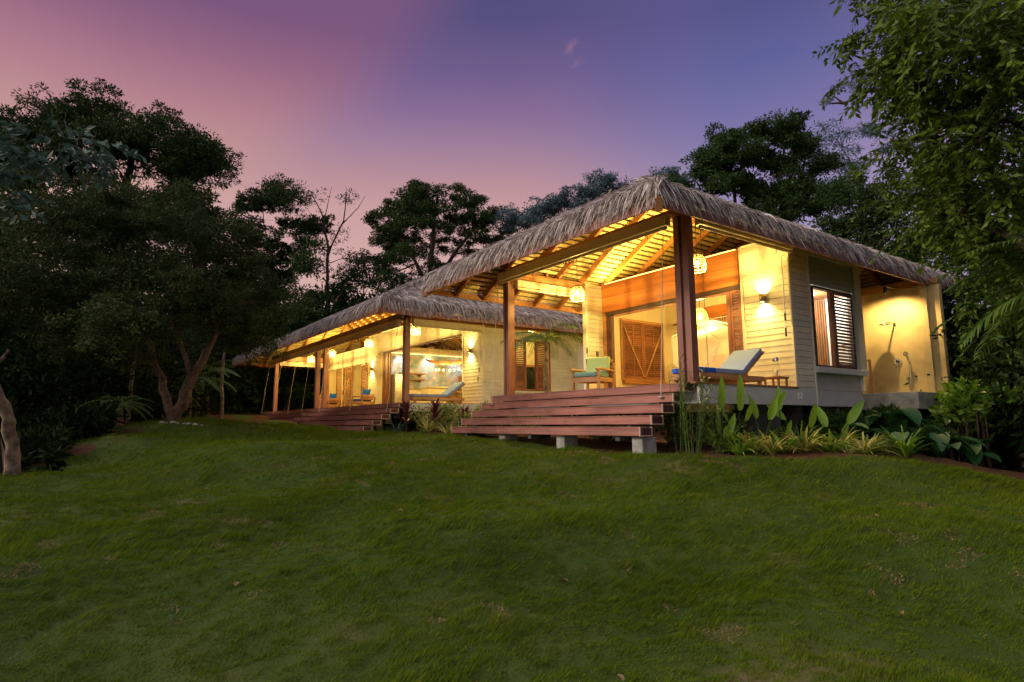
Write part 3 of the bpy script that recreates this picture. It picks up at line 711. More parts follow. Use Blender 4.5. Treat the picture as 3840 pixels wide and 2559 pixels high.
b = MB(); gb(b, TB, 13.72, 13.83, -.02, .05, 1.2, 2.9); b.build('mullion', M['post'], wn, .003)
b = MB(); gb(b, TB, 13.0, 13.72, .02, .026, 1.2, 2.9); b.build('pane', M['glass'], wn)
# bathroom behind the bay
b = MB(); b.box(-8.2, -6.9, 12.05, 14.95, DZ-.03, DZ); b.box(-12.2, -8.3, 12.06, 14.7, DZ-.03, DZ+.004); b.build('floor', M['teak'], gp)
b = MB(); b.box(-8.32, -6.92, 12.05, 15.0, 2.98, 3.02); b.build('ceiling', M['beam_y'], gp)
b = MB(); b.box(-8.32, -8.24, 12.06, 14.7, DZ, 3.85); b.box(-12.4, -8.32, 14.6, 14.7, DZ, 3.85); b.box(-12.42, -12.3, 12.1, 14.6, DZ, 3.85)
b.build('inner_wall', M['plaster'], gp)
b = MB(); b.box(-12.45, -8.24, 12.07, 14.72, 3.86, 3.92); b.build('bedroom_ceiling', M['plaster'], gp)
b = MB(); b.box(-8.24, -6.84, 14.96, 15.04, DZ, 2.98); b.build('inner_wall', M['white'], gp)
b = MB()
for i in range(11): b.box(-8.2+i*.058, -8.165+i*.058, 14.90, 14.955, DZ, 2.97)
b.build('slatted_screen', M['slat'], gp)
dr = MB(); dr.box(-7.56, -6.95, 14.915, 14.955, DZ, 2.93); dr = dr.build('bathroom_door', M['white'], gp, .004)
h = MB(); h.tube([(-7.12, 14.91, 1.78), (-7.12, 14.86, 1.78), (-7.24, 14.86, 1.78)], .012, 8); h.build('handle', M['dark_metal'], dr)
dl = thing('downlight', 'small round white downlight in the bathroom ceiling behind the bay window', 'lamp', (-7.5, 14.2, 2.97))
MB().lathe((-7.5, 14.2, 2.975), [(0,-.004), (.035,-.004), (.045,-.006), (.05,0)], 16).build('lens', M['bulb_cool'], dl)
lamp('downlight_light', (-7.5, 14.0, 2.90), 70, (1,.9,.78), .04, dl)
# bedroom: louvred doors on its left wall, wood band and slats at the back
T2 = FX(-12.29)
frame(MB(), T2, 12.60, 14.42, 1.18, 2.96, .06, -.03, .02).build('shutter_frame', M['teak'], gp, .003)
for a0, a1, sgn in ((12.66, 13.505, 1), (13.515, 14.36, -1)):
    s_ = shutter(MB(), T2, a0, a1, 1.24, 2.90, -.04, .06, .06, mid=True).build('shutter', M['louver'], gp)
    p, q = (T2(a0+.03, -.055, 2.72), T2(a1-.03, -.055, 1.3)) if sgn > 0 else (T2(a1-.03, -.055, 2.72), T2(a0+.03, -.055, 1.3))
    MB().beam(p, q, .03, .04, (1,0,0)).build('brace', M['teak'], s_)
b = MB(); b.box(-12.285, -12.2, 12.64, 14.4, 1.09, 1.17); b.build('sill', M['beam_y'], gp)
T3 = FY(14.6)
b = MB(); gb(b, T3, -11.6, -8.35, -.03, -.002, 2.92, 3.25); b.build('wood_band', M['band'], gp)
b = MB()
for i in range(42): gb(b, T3, -11.5+i*.075, -11.46+i*.075, -.03, -.002, 2.56, 2.91)
b.build('slatted_screen', M['slat'], gp)
sconce(FY(11.98), -7.37, 2.62, 'wall light on the cream siding of the nearer villa, beside its bay window corner', 110)
# shower at the right end
b = MB(); b.box(-8.0, -5.76, 15.06, 17.0, .24, .62); b.build('shower_platform', M['concrete'], gp, .01)
T4 = FY(16.6)
b = MB(); gb(b, T4, -8.0, -5.70, .0, .16, .62, 3.24); gb(b, T4, -6.11, -5.94, -.10, .0, .62, 3.24); b.build('shower_wall', M['render_wall'], gp, .008)
b = MB(); gb(b, T4, -8.0, -5.7, -.04, .12, 3.245, 3.40); b.build('beam', M['beam_x'], gp, .004)
for q in ((-6.45, -6.10, 15.6, 15.95, gz(-6.2, 15.8)-.1, .24), (-7.35, -7.05, 10.9, 11.3, gz(-7.2, 11)-.1, .6), (-7.3, -7.06, 12.4, 12.65, gz(-7.2, 12.5)-.1, .31), (-12.3, -11.95, 11.5, 11.85, -.7, .6), (-9.8, -9.45, 11.5, 11.85, -.9, .6)):
    MB().box(*q).build('pier', M['pier'], gp, .01)
b = MB(); b.box(-7.04, -6.9, 11.32, 11.5, gz(-7, 11.4)-.1, .312); b.build('pier', M['pier'], gp, .01)
lt = thing('shower_spotlight', 'black cylinder spotlight under the beam above the shower', 'lamp', (-6.63, 16.0, 3.24))
MB().lathe((-6.63, 16.0, 3.24), [(.03,-.16), (.045,-.16), (.045,0), (0,0)], 16).build('can', M['dark_metal'], lt)
MB().lathe((-6.63, 16.0, 3.24), [(0,-.14), (.03,-.14), (.03,-.145)], 12).build('bulb', M['bulb'], lt)
MB().box(-6.68, -6.58, 15.95, 16.62, 3.245, 3.27).build('arm', M['dark_metal'], lt)
lamp('spot_light', (-6.63, 16.0, 3.06), 120, (1,.68,.28), .03, lt, 'SPOT', (-.06, .33, -1), 150, .6)
sh = thing('rain_shower', 'round rain shower head on a short arm on the stained shower wall', 'shower', (-6.73, 16.6, 2.38))
MB().tube([(-6.73, 16.6, 2.40), (-6.75, 16.45, 2.41), (-6.79, 16.22, 2.40), (-6.80, 16.2, 2.36)], .014, 8).build('arm', M['chrome'], sh)
MB().lathe((-6.80, 16.2, 2.34), [(0,.03), (.03,.028), (.12,.012), (.125,0), (0,0)], 24).build('plate', M['chrome'], sh)
MB().lathe((-6.73, 16.585, 2.40), [(0,-.03), (.03,-.03), (.03,.03), (0,.03)], 12).build('flange', M['chrome'], sh)
mxr = thing('shower_mixer', 'round shower mixer valve with a lever low on the stained wall', 'tap', (-6.72, 16.6, 1.44))
o = MB(); o.tube([(-6.72, 16.6, 1.44), (-6.72, 16.57, 1.44)], .085, 24); o.build('plate', M['chrome'], mxr)
o = MB(); o.tube([(-6.72, 16.57, 1.44), (-6.72, 16.52, 1.44)], .035, 14); o.build('valve', M['dark_metal'], mxr)
o = MB(); o.tube([(-6.72, 16.53, 1.42), (-6.735, 16.50, 1.33), (-6.75, 16.47, 1.29)], [.014,.011,.009], 8); o.build('lever', M['chrome'], mxr)
hs = thing('hand_shower', 'hand shower on a slide rail with a hanging hose on the stained wall', 'hand shower', (-6.46, 16.6, 1.2))
o = MB(); o.tube([(-6.46, 16.55, .88), (-6.46, 16.55, 1.55)], .011, 8); o.build('rail', M['chrome'], hs)
o = MB(); o.tube([(-6.46, 16.55, 1.36), (-6.47, 16.46, 1.55), (-6.475, 16.44, 1.60)], [.014,.014,.02], 8); o.tube([(-6.475, 16.45, 1.60), (-6.48, 16.42, 1.595)], .06, 16); o.build('handset', M['chrome'], hs)
o = MB(); o.tube([(-6.46, 16.50, 1.36), (-6.42, 16.5, 1.0), (-6.40, 16.5, .78), (-6.44, 16.5, .70), (-6.47, 16.52, .82), (-6.46, 16.55, 1.0)], .009, 8); o.build('hose', M['chrome'], hs)
rl = thing('towel_rail', 'upright brown wooden rail standing at the shower entrance', 'rail', (-6.86, 15.4, .62))
MB().beam((-6.86, 15.4, .62), (-6.86, 15.4, 1.40), .05, .04, (0,1,0)).build('upright', M['post'], rl)
MB().beam((-6.84, 15.4, 1.42), (-7.3, 15.4, 1.42), .05, .04).build('top_rail', M['post'], rl)
MB().beam((-7.28, 15.4, .62), (-7.28, 15.4, 1.398), .05, .04, (0,1,0)).build('upright', M['post'], rl)
roof(gp, -13.45, -5.95, 7.0, 18.9, 3.22, .55, {'f': .019, 'r': .021, 'l': .04}, seed=3)
lantern((-11.4, 10.2, 3.22), 4.6, 'basket lantern hanging above the sage green armchair', .9, 130)
lantern((-8.02, 10.6, 3.32), 5.0, 'basket lantern half hidden behind the double corner post of the nearer villa', .9, 130)
pl = thing('woven_pendant', 'tall woven egg shaped pendant glowing inside the bedroom doorway', 'lantern', (-9.83, 13.0, 2.62))
o = MB(); prof = [(.05,.30), (.14,.22), (.19,.08), (.20,-.05), (.17,-.2), (.10,-.30)]
for k in range(20):
    a = 2*math.pi*k/20; o.tube([(-9.83+r*math.cos(a), 13+r*math.sin(a), 2.62+h) for r, h in prof], .005, 4, False)
for h in np.linspace(-.28, .28, 15):
    r = np.interp(h, [p[1] for p in prof[::-1]], [p[0] for p in prof[::-1]]); o.tube([(-9.83+r*math.cos(2*math.pi*k/20), 13+r*math.sin(2*math.pi*k/20), 2.62+h) for k in range(21)], .005, 4, False)
o.build('shade', M['wicker'], pl)
MB().tube([(-9.83, 13, 2.9), (-9.83, 13, 3.86)], .006, 6).build('cord', M['dark_metal'], pl)
MB().lathe((-9.83, 13, 2.66), [(0,-.05), (.035,0), (.02,.06)], 12).build('bulb', M['bulb'], pl)
lamp('pendant_light', (-9.83, 13, 2.6), 170, parent=pl, radius=.08)
# steps with their footing blocks
st_ = steps((-10, 8.0, gz(-10, 8)), -13.08, -7.0, 8.69, DZ, 'five reddish timber steps up to the nearer villa')
for x, lab in ((-7.16, ''), (-9.14, ''), (-11.12, '')):
    MB().box(x-.12, x+.12, 7.66, 8.0, gz(x, 7.8)-.08, -.255).build('footing_block', M['concrete'], st_, .012)

def strip(name, label, a, b, parent_axis, z, power, n, aim, y):
    t = thing(name, label, 'lamp', ((a+b)/2, y, z), 'warm strip lights on top of the porch headers')
    MB().box(a, b, y-.02, y+.02, z, z+.012).build('strip', M['strip'], t)
    l = lamp('strip_glow', ((a+b)/2, y, z+.03), power, (1,.66,.13), parent=t, kindl='AREA', aim=aim); l.data.shape = 'RECTANGLE'; l.data.size = (b-a); l.data.size_y = .05
    l.rotation_euler = V(aim).to_track_quat('-Z', 'Y').to_euler()
    return t
M['strip'] = glow('strip_diffuser', (1, .7, .2), 4)
strip('strip_light', 'warm strip light on top of the orange wood band of the nearer porch', -12.2, -8.0, 'x', 3.85, 125, 4, (0,-.35,1), 11.96)
wl = thing('wall_light', 'wall light on the outer left wall of the nearer villa facing the gap', 'wall light', (-12.52, 13.6, 2.9))
MB().box(-12.52, -12.46, 13.5, 13.7, 2.8, 2.95).build('body', M['bronze'], wl); MB().box(-12.56, -12.521, 13.52, 13.68, 2.82, 2.93).build('bulb', M['bulb'], wl)
lamp('wall_glow', (-12.62, 13.6, 2.85), 220, parent=wl, radius=.08)
b = MB(); b.box(-12.46, -12.43, 12.06, 18, .3, 3.7); b.build('wall', M['siding'], gp)
# --------------------------------------------------- the main house (left)
mh = thing('thatched_villa', 'farther long thatched villa on the left with an open lit kitchen and long porch', 'house', (-26, 9.0, gz(-26, 9.0)))
gp_cur = mh
b = MB()
for i in range(21): b.box(-35.4, -18.24, 8.88+i*.136, 8.88+i*.136+.131, DZ-.035, DZ-.002)
b.build('deck', M['deck'], mh)
b = MB(); b.box(-18.26, -18.195, 8.75, 18.0, .40, .655); b.build('deck_skirt', M['skirt'], mh, .004)
for x in (-18.41, -27.40, -26.36, -34.30):
    MB().box(x, x+.2, 8.72, 8.90, DZ, 3.43).build('post', M['post'], mh, .006)
MB().box(-35.0, -18.2, 8.74, 8.88, 3.435, 3.70).build('beam', M['dark_beam'], mh, .005)
MB().box(-18.34, -18.2, 8.883, 18, 3.435, 3.60).build('beam', M['beam_y'], mh, .005)
MB().box(-34.30, -34.16, 8.883, 11.73, 3.435, 3.68).build('beam', M['beam_y'], mh, .005)
screen(FY(8.70), -34.9, -18.45, 3.20, 3.43, M['cassette'])
screen(FX(-18.22), 8.93, 11.62, 3.20, 3.43, M['cassette_pale'])
screen(FX(-34.16), 8.93, 11.62, 3.16, 3.40, M['cassette_pale'], -.08, .08)
T = FY(11.74)
siding(MB(), T, -19.53, -18.22, DZ, 3.60).build('wall', M['siding'], mh)
siding(MB(), T, -28.45, -27.32, DZ, 4.25).build('wall', M['siding'], mh)
b = MB(); gb(b, T, -19.6, -19.53, -.03, .1, DZ, 3.62); gb(b, T, -18.22, -18.17, -.03, .06, .69, 3.62); gb(b, T, -28.5, -28.45, -.03, .1, DZ, 4.28); gb(b, T, -27.32, -27.27, -.03, .1, DZ, 4.25); b.build('corner_trim', M['trim'], mh, .004)
b = MB(); gb(b, T, -27.27, -19.6, -.04, .08, 3.37, 4.25); gb(b, T, -27.3, -19.6, -.055, .08, 3.335, 3.37); gb(b, T, -28.5, -19.6, -.055, .1, 4.25, 4.29); b.build('header', M['siding'], mh, .004)
b = MB(); gb(b, T, -27.27, -26.96, -.02, .12, DZ, 3.33); b.build('jamb', M['plaster'], mh, .004)
for i in range(4):
    b = MB(); gb(b, T, -26.95+i*.19, -26.78+i*.19, .02+.03*(i % 2), .08+.03*(i % 2), DZ, 3.33); b.build('folded_door', M['louver'], mh, .004)
b = MB(); gb(b, T, -26.9, -19.6, .0, .1, 3.28, 3.333); b.build('door_track', M['dark_beam'], mh, .003)
# third section: bedroom doors
b = MB(); gb(b, T, -35.3, -28.5, -.05, .08, 3.0, 3.75); gb(b, T, -35.3, -28.5, -.07, .1, 3.75, 3.79); b.build('header', M['siding'], mh, .004)
for a0, a1 in ((-35.3, -34.62), (-33.1, -32.2), (-32.05, -30.92), (-29.5, -28.55)):
    shutter(MB(), T, a0, a1, DZ, 2.98, -.02, .075).build('louver_panel', M['louver'], mh)
b = MB(); gb(b, T, -32.2, -32.05, -.03, .08, DZ, 2.99); gb(b, T, -28.54, -28.5, -.03, .08, DZ, 2.99); b.build('door_post', M['plaster'], mh, .004)
for a0 in (-34.62, -30.92):
    b = MB(); gb(b, T, a0, a0+.12, -.01, .08, DZ, 2.98); b.build('door_jamb', M['beam_x'], mh, .004)
# rooms
b = MB(); b.box(-35.3, -19.0, 11.86, 16.2, DZ-.03, DZ); b.build('floor', M['plaster'], mh)
b = MB(); b.box(-35.3, -26.6, 14.2, 14.3, DZ, 3.75); b.box(-35.4, -35.3, 11.75, 14.3, DZ, 3.75); b.box(-35.3, -28.4, 11.84, 14.2, 3.76, 3.8); b.box(-31.9, -31.8, 11.84, 14.2, DZ, 3.75)
b.box(-28.4, -28.3, 11.84, 14.2, DZ, 3.9); b.box(-26.5, -19.0, 16.2, 16.3, DZ, 3.6); b.box(-19.0, -18.9, 12.0, 12.6, DZ, 3.5); b.box(-19.9, -19.8, 12.7, 16.2, DZ, 3.5); b.build('inner_wall', M['plaster'], mh)
b = MB(); gb(b, FY(14.2), -34.0, -33.5, -.03, -.002, DZ, 2.9); b.build('inner_door', M['band'], mh)
# kitchen wall with scalloped tiles
b = MB(); b.box(-26.62, -26.5, 11.86, 16.2, DZ, 3.27); b.build('tile_backing', M['grout'], mh)
b = MB(); b.box(-26.62, -26.46, 11.86, 16.2, 3.275, 3.62); b.build('inner_wall', M['plaster'], mh)
b = MB(); r = .125; row = 0; z = 1.6
while z < 3.27:
    y = 11.9+(r if row % 2 else 0)
    while y < 16.15:
        n = 14; pts = []
        for k in range(n+1):
            a = math.pi+math.pi*k/n; pts.append((-26.488+.006*math.sin(a+math.pi), y+r*.94*math.cos(a), z+r*.94*math.sin(a)))
        pts += [(-26.496, y+r*.94, min(z+r, 3.27)), (-26.496, y-r*.94, min(z+r, 3.27))]
        b.add(pts, [tuple(range(len(pts)))]); y += 2*r
    z += r; row += 1
b.build('scalloped_tiles', M['tile'], mh)
# side wall on the right with a shuttered window and a door
TX = FX(-18.22)
siding(MB(), TX, 11.80, 13.1, .42, 3.42).build('wall', M['siding'], mh)
siding(MB(), TX, 14.84, 16.2, .42, 3.42).build('wall', M['siding'], mh)
siding(MB(), TX, 13.1, 14.84, 3.08, 3.42).build('wall', M['siding'], mh)
siding(MB(), TX, 13.1, 14.84, .42, 1.17).build('wall', M['siding'], mh)
siding(MB(), TX, 16.2, 18, 3.05, 3.42).build('wall', M['siding'], mh)
siding(MB(), TX, 17.0, 18, .42, 3.05).build('wall', M['siding'], mh)
wn = frame(MB(), TX, 13.1, 14.84, 1.17, 3.08, .055).build('window', M['louver'], mh, .003)
shutter(MB(), TX, 13.155, 13.63, 1.23, 3.02, -.01, .07).build('shutter', M['louver'], wn)
shutter(MB(), TX, 14.17, 14.785, 1.23, 3.02, -.01, .07).build('shutter', M['louver'], wn)
b = MB(); gb(b, TX, 13.63, 13.68, -.01, .06, 1.23, 3.02); gb(b, TX, 14.12, 14.17, -.01, .06, 1.23, 3.02); b.build('mullion', M['louver'], wn)
b = MB(); gb(b, TX, 13.1, 14.84, -.05, .0, 1.09, 1.165); b.build('window_sill', M['trim'], mh)
b = MB(); gb(b, TX, 16.2, 16.26, -.02, .08, DZ, 3.05); gb(b, TX, 16.94, 17.0, -.02, .08, DZ, 3.05); b.build('door_frame', M['trim'], mh)
dr = MB(); gb(dr, TX, 16.27, 16.93, .03, .07, DZ, 3.04); dr = dr.build('side_door', M['white'], mh)
h = MB(); h.tube([TX(16.40, .02, 1.7), TX(16.40, -.03, 1.7), TX(16.52, -.03, 1.7)], .012, 6); h.build('handle', M['dark_metal'], dr)
pc = thing('framed_picture', 'dark framed picture seen through the shuttered side window of the farther villa', 'picture', (-19.76, 14.6, 1.8))
MB().box(-19.795, -19.765, 13.75, 15.7, 1.35, 2.25).build('canvas', plain('dark_painting', (.03, .04, .03), .35, .8, 5, 0), pc)
o = MB(); o.box(-19.795, -19.75, 13.7, 15.75, 2.25, 2.33); o.box(-19.795, -19.75, 13.7, 15.75, 1.29, 1.35); o.build('picture_frame', M['teak'], pc)
lamp('room_light', (-19.0, 14.5, 3.3), 40, parent=pc, radius=.1)
for nm, a, lab in (('a', -18.99, 'wall light on the siding by the right corner of the farther villa, above its lounger'), ('b', -28.1, 'wall light on the narrow siding pier left of the kitchen doors')):
    sconce(FY(11.74), a, 2.63, lab, 110)
il = thing('bedroom_wall_lamp', 'small glowing wall lamp inside the middle doorway of the farther villa', 'wall light', (-30.1, 14.1, 2.45))
MB().lathe((-30.1, 14.08, 2.45), [(.05,-.07), (.06,-.06), (.06,.06), (.05,.07)], 12).build('shade', M['bulb'], il)
MB().box(-30.13, -30.07, 14.14, 14.2, 2.41, 2.49).build('bracket', M['bronze'], il)
lamp('lamp_light', (-30.1, 13.95, 2.5), 35, parent=il, radius=.08)
l2 = thing('bedroom_wall_lamp', 'wall lamp out of sight lighting the leftmost doorway of the farther villa', 'wall light', (-33.0, 13.0, 3.5))
MB().lathe((-33.0, 13.0, 3.6), [(.0,-.05), (.1,-.05), (.1,.15), (0,.15)], 12).build('shade', M['bulb'], l2)
l2['label'] = 'ceiling lamp lighting the leftmost doorway of the farther villa'; l2.name = 'bedroom_ceiling_lamp'; l2['category'] = 'lamp'
lamp('lamp_light', (-33.0, 13.0, 3.4), 45, parent=l2, radius=.1)
for i in range(3):
    o = MB(); gb(o, FY(14.2), -30.95+i*.16, -30.85+i*.16, -.015, -.002, 1.52, 1.68); tag(o.build('switch_plate', M['dark_metal']), ['leftmost','middle','rightmost'][i]+' of three dark switch plates on the lit bedroom wall', 'switch', 'switch plates in the bedroom')
# tile wall washers
for i, y in enumerate((12.4, 13.9, 15.4)):
    t = thing('wall_washer', ['cool spotlight above the left end of the tiled kitchen wall', 'cool spotlight above the middle of the tiled kitchen wall', 'cool spotlight above the right end of the tiled kitchen wall'][i], 'lamp', (-26.0, y, 3.5), 'cool spotlights on the kitchen tiles')
    MB().lathe((-26.0, y, 3.5), [(.02,-.08), (.035,-.08), (.035,.05), (0,.05)], 12).build('can', M['white'], t)
    MB().box(-26.45, -25.96, y-.02, y+.02, 3.552, 3.575).build('arm', M['white'], t)
    lamp('washer_light', (-26.0, y, 3.40), 26, (.62,.82,1), .03, t, 'SPOT', (-.5, 0, -.75), 70, .7)
cv = thing('cove_light', 'warm strip light along the top of the tiled kitchen wall', 'lamp', (-26.38, 14, 3.3))
MB().box(-26.45, -26.38, 11.95, 16.1, 3.29, 3.31).build('strip', glow('cove_strip', (1,.72,.3), 3), cv)
cl = lamp('cove_glow', (-26.36, 14, 3.285), 10, (1,.7,.26), parent=cv, kindl='AREA', aim=(-.25,0,-1)); cl.data.shape = 'RECTANGLE'; cl.data.size = .05; cl.data.size_y = 4; 
roof(mh, -37.8, -17.2, 7.4, 16.6, 3.36, .54, {'f': .034, 'r': .025, 'l': .06}, seed=5)
for x, lab in ((-20.45, 'basket lantern beside the near corner post of the farther villa'), (-24.9, 'basket lantern above the blue cushioned armchair with arm rests'), (-29.6, 'basket lantern left of the ladder top, between the paired posts and the header'), (-32.8, 'basket lantern farthest along the long porch, left of the paired posts')):
    lantern((x, 10.2, 3.46), 4.6, lab, .9, 150)
steps((-27, 8.0, gz(-27, 8)), -35.8, -18.35, 8.60, DZ, 'long dark timber steps along the front of the farther villa', 5, .30)
strip('strip_light', 'warm strip light on top of the cream header above the kitchen doors', -27.0, -19.8, 'x', 4.295, 190, 4, (0,-.35,1), 11.72)
strip('strip_light', 'warm strip light on top of the cream header above the bedroom doors', -35.0, -28.7, 'x', 3.795, 160, 4, (0,-.35,1), 11.72)
# ---------------------------------------------------------- kitchen things
fr = thing('fridge', 'steel two door fridge left of the kitchen shelves', 'fridge', (-26.2, 12.15, DZ))
o = MB(); o.box(-26.5, -25.87, 11.9, 12.42, DZ+.03, 2.27); o.build('body', M['fridge'], fr, .01)
o = MB(); o.box(-25.868, -25.83, 11.905, 12.155, 1.12, 2.26); o.box(-25.868, -25.83, 12.165, 12.415, 1.12, 2.26); o.box(-25.868, -25.83, 11.905, 12.415, DZ+.06, 1.10); o.build('door', M['fridge'], fr, .008)
ct = thing('kitchen_counter', 'cream kitchen counter with wooden top along the tiled wall', 'counter', (-26.2, 14.2, DZ))
o = MB(); o.box(-26.49, -25.92, 12.5, 15.9, DZ, 1.57); o.build('cabinet', M['plaster'], ct, .005)
o = MB(); o.box(-26.49, -25.88, 12.48, 15.95, 1.572, 1.61); o.build('top', M['teak'], ct, .004)
for z, lab in ((2.34, 'upper wooden shelf on the tiled kitchen wall'), (2.06, 'lower wooden shelf on the tiled kitchen wall')):
    o = MB(); o.box(-26.47, -26.12, 12.3, 13.6, z-.03, z+.03); 
    for y in (12.5, 13.4): o.box(-26.47, -26.2, y-.02, y+.02, z-.12, z-.031)
    tag(o.build('shelf', M['teak'], None, .004), lab, 'shelf', 'kitchen shelves')
isl = thing('kitchen_island', 'cream kitchen island with open shelf behind the blue grey lounger', 'kitchen island', (-24.3, 13.6, DZ))
o = MB(); o.box(-24.6, -23.9, 12.6, 13.5, DZ, 1.55); o.box(-24.6, -23.9, 13.5, 15.0, DZ, .8); o.box(-24.6, -24.5, 13.5, 15.0, .8, 1.55); o.box(-24.5, -23.9, 14.95, 15.0, .8, 1.55); o.build('cabinet', M['plaster'], isl, .005)
o = MB(); o.box(-24.65, -23.85, 12.55, 15.05, 1.555, 1.60); o.build('top', M['plaster'], isl, .005)
o = MB(); o.box(-24.49, -23.9, 13.5, 14.945, 1.15, 1.18); o.build('shelf', M['teak'], isl)
o = MB(); gb(o, FX(-23.9), 12.95, 13.05, -.012, -.001, 1.05, 1.15); o.build('outlet', M['dark_metal'], isl)
cb = thing('tall_cabinet', 'brown open shelf cabinet at the far end of the tiled kitchen wall', 'cabinet', (-26.1, 15.95, 1.62))
o = MB(); o.box(-26.48, -26.1, 15.62, 15.66, 1.63, 2.36); o.box(-26.48, -26.1, 16.1, 16.14, 1.63, 2.36); o.box(-26.48, -26.44, 15.66, 16.1, 1.63, 2.36); o.build('case', M['beam_y'], cb)
for z in (1.64, 1.95, 2.33): MB().box(-26.44, -26.1, 15.66, 16.1, z, z+.03).build('shelf', M['teak'], cb)
jr = thing('utensil_jar', 'small jar of kitchen utensils on the counter by the near post', 'jar', (-26.1, 12.62, 1.612))
MB().lathe((-26.1, 12.62, 1.612), [(0,0), (.06,0), (.065,.08), (.06,.15), (.05,.15), (.05,.02)], 14).build('pot', M['plaster'], jr)
o = MB()
for k in range(6):
    a = k*1.1; o.tube([(-26.1+.02*math.cos(a), 12.62+.02*math.sin(a), 1.64), (-26.1+.08*math.cos(a), 12.62+.08*math.sin(a), 1.92+.02*k)], [.006,.012], 6)
o.build('utensils', M['dark_metal'], jr)
for i, (x, y) in enumerate(((-22.6, 13.5), (-22.2, 14.6))):
    s_ = thing('bar_stool', ['light wooden bar stool with a curved back, nearer the lounger', 'light wooden bar stool farther inside the kitchen'][i], 'stool', (x, y, DZ), 'kitchen stools')
    MB().lathe((x, y, 1.30), [(0,.0), (.19,.0), (.2,.02), (.19,.05), (0,.04)], 18).build('seat', M['teak'], s_)
    for sx in (-1, 1):
        for sy in (-1, 1): MB().tube([(x+sx*.2, y+sy*.2, DZ), (x+sx*.13, y+sy*.13, 1.30)], [.016,.02], 8).build('leg', M['teak'], s_)
    MB().tube([(x+.2*math.cos(a), y+.2*math.sin(a), 1.52) for a in np.linspace(-1.6, 1.6, 9)], .02, 8).build('backrest', M['teak'], s_)
    MB().tube([(x+.17*math.cos(a), y+.17*math.sin(a), .95) for a in np.linspace(0, 6.283, 13)], .01, 6).build('foot_ring', M['teak'], s_)
# boat chandelier
ch = thing('boat_chandelier', 'wooden boat hull chandelier with a row of bulbs hung on ropes', 'chandelier', (-23.4, 13.4, 2.75))
c0, c1 = V((-25.2, 13.1, 2.86)), V((-21.6, 13.7, 2.70)); dr_ = (c1-c0); sdv = dr_.cross(V((0,0,1))).normalized()
vs, fs = [], []; n = 16
for i in range(n+1):
    t = i/n; wv = .22*math.sin(math.pi*t)**.8+.003; dp = .13*math.sin(math.pi*t)**.6+.01; sheer = .16*(2*t-1)**2
    p = c0+dr_*t+V((0,0,sheer-.1)); vs += [p-sdv*wv, p-sdv*wv*.6-V((0,0,dp)), p+sdv*wv*.6-V((0,0,dp)), p+sdv*wv]
for i in range(n):
    for k in range(3): fs.append((4*i+k, 4*i+k+1, 4*i+5+k, 4*i+4+k))
MB().add(vs, fs, True).build('hull', M['teak'], ch)
o = MB(); o.tube([V(vs[4*i])+V((0,0,.01)) for i in range(n+1)], .018, 6); o.tube([V(vs[4*i+3])+V((0,0,.01)) for i in range(n+1)], .018, 6); o.build('gunwale', M['teak'], ch)
o = MB(); top = V((-23.4, 13.4, 4.0))
for i in range(2, 15, 2):
    for k in (0, 3): o.tube([V(vs[4*i+k]), top+V((.1*(i-8)/8, .05*(k-1.5), 0))], .008, 5, False)
o.tube([top, (-23.4, 13.4, 5.0)], .012, 6); o.build('ropes', M['rope'], ch)
for i in range(9):
    t = .2+.68*i/8; p = c0+dr_*t+sdv*random.uniform(-.1, .1)+V((0,0,-.42-random.uniform(0, .1)))
    bl = MB(); bl.lathe(p, [(0,-.05), (.03,-.04), (.045,0), (.03,.04), (.012,.06)], 10); bl = bl.build('bulb', M['bulb_soft'], ch)
    MB().tube([p+V((0,0,.06)), p+V((0,0,.25))], .006, 5).build('flex', M['dark_metal'], bl)
for i in range(3): lamp('chandelier_light', c0+dr_*(.28+.22*i)+V((0,0,-.5)), 26, parent=ch, radius=.08)
# ---------------------------------------------------------------- furniture
def pad(mb, x0, x1, y0, y1, z0, z1): return mb.box(x0, x1, y0, y1, z0, z1)
def lounger(label, loc, cush, foot):
    t = thing('sun_lounger', label, 'sun lounger', loc, 'sun loungers on the porches'); x, y, z = loc
    f = MB()
    f.box(x-.34, x-.30, y, y+2.0, z+.10, z+.2); f.box(x+.30, x+.34, y, y+2.0, z+.10, z+.2); f.box(x-.3, x+.3, y, y+.04, z+.10, z+.2); f.box(x-.3, x+.3, y+1.96, y+2.0, z+.1, z+.2)
    for i in range(12): f.box(x-.33, x+.33, y+.05+i*.113, y+.13+i*.113, z+.201, z+.216)
    f.build('frame', M['teak'], t, .003)
    for sx in (-1, 1):
        for yy in (.08, 1.86): MB().box(x+sx*.3-.03, x+sx*.3+.03, y+yy, y+yy+.06, z, z+.099).build('leg', M['teak'], t)
    d = V((0, .76, .55)).normalized(); n_ = V((0, -d.z, d.y)); h = V((x, y+1.38, z+.22))
    f = MB()
    for i in range(8): f.obox(h+d*(.06+i*.105), V((.33,0,0)), d*.044, n_*.008)
    for sx in (-1, 1): f.obox(h+d*.43+V((sx*.31,0,0))-n_*.018, V((.02,0,0)), d*.43, n_*.009)
    f.build('backrest', M['teak'], t)
    MB().beam((x, y+1.93, z+.2), h+d*.6-n_*.03, .05, .025, (1,0,0)).build('prop', M['teak'], t)
    MB().box(x-.32, x+.32, y+.01, y+.5, z+.218, z+.31).build('foot_cushion', foot, t, .02)
    MB().box(x-.32, x+.32, y+.505, y+1.35, z+.218, z+.31).build('seat_cushion', cush, t, .02)
    MB().obox(h+d*.41+n_*.055, V((.32,0,0)), d*.41, n_*.045).build('back_cushion', cush, t, .02)
    return t
lounger('sun lounger with blue foot cushion on the nearer porch beside the sconce wall', (-7.33, 9.18, DZ), M['grey_cushion'], M['blue_cushion'])
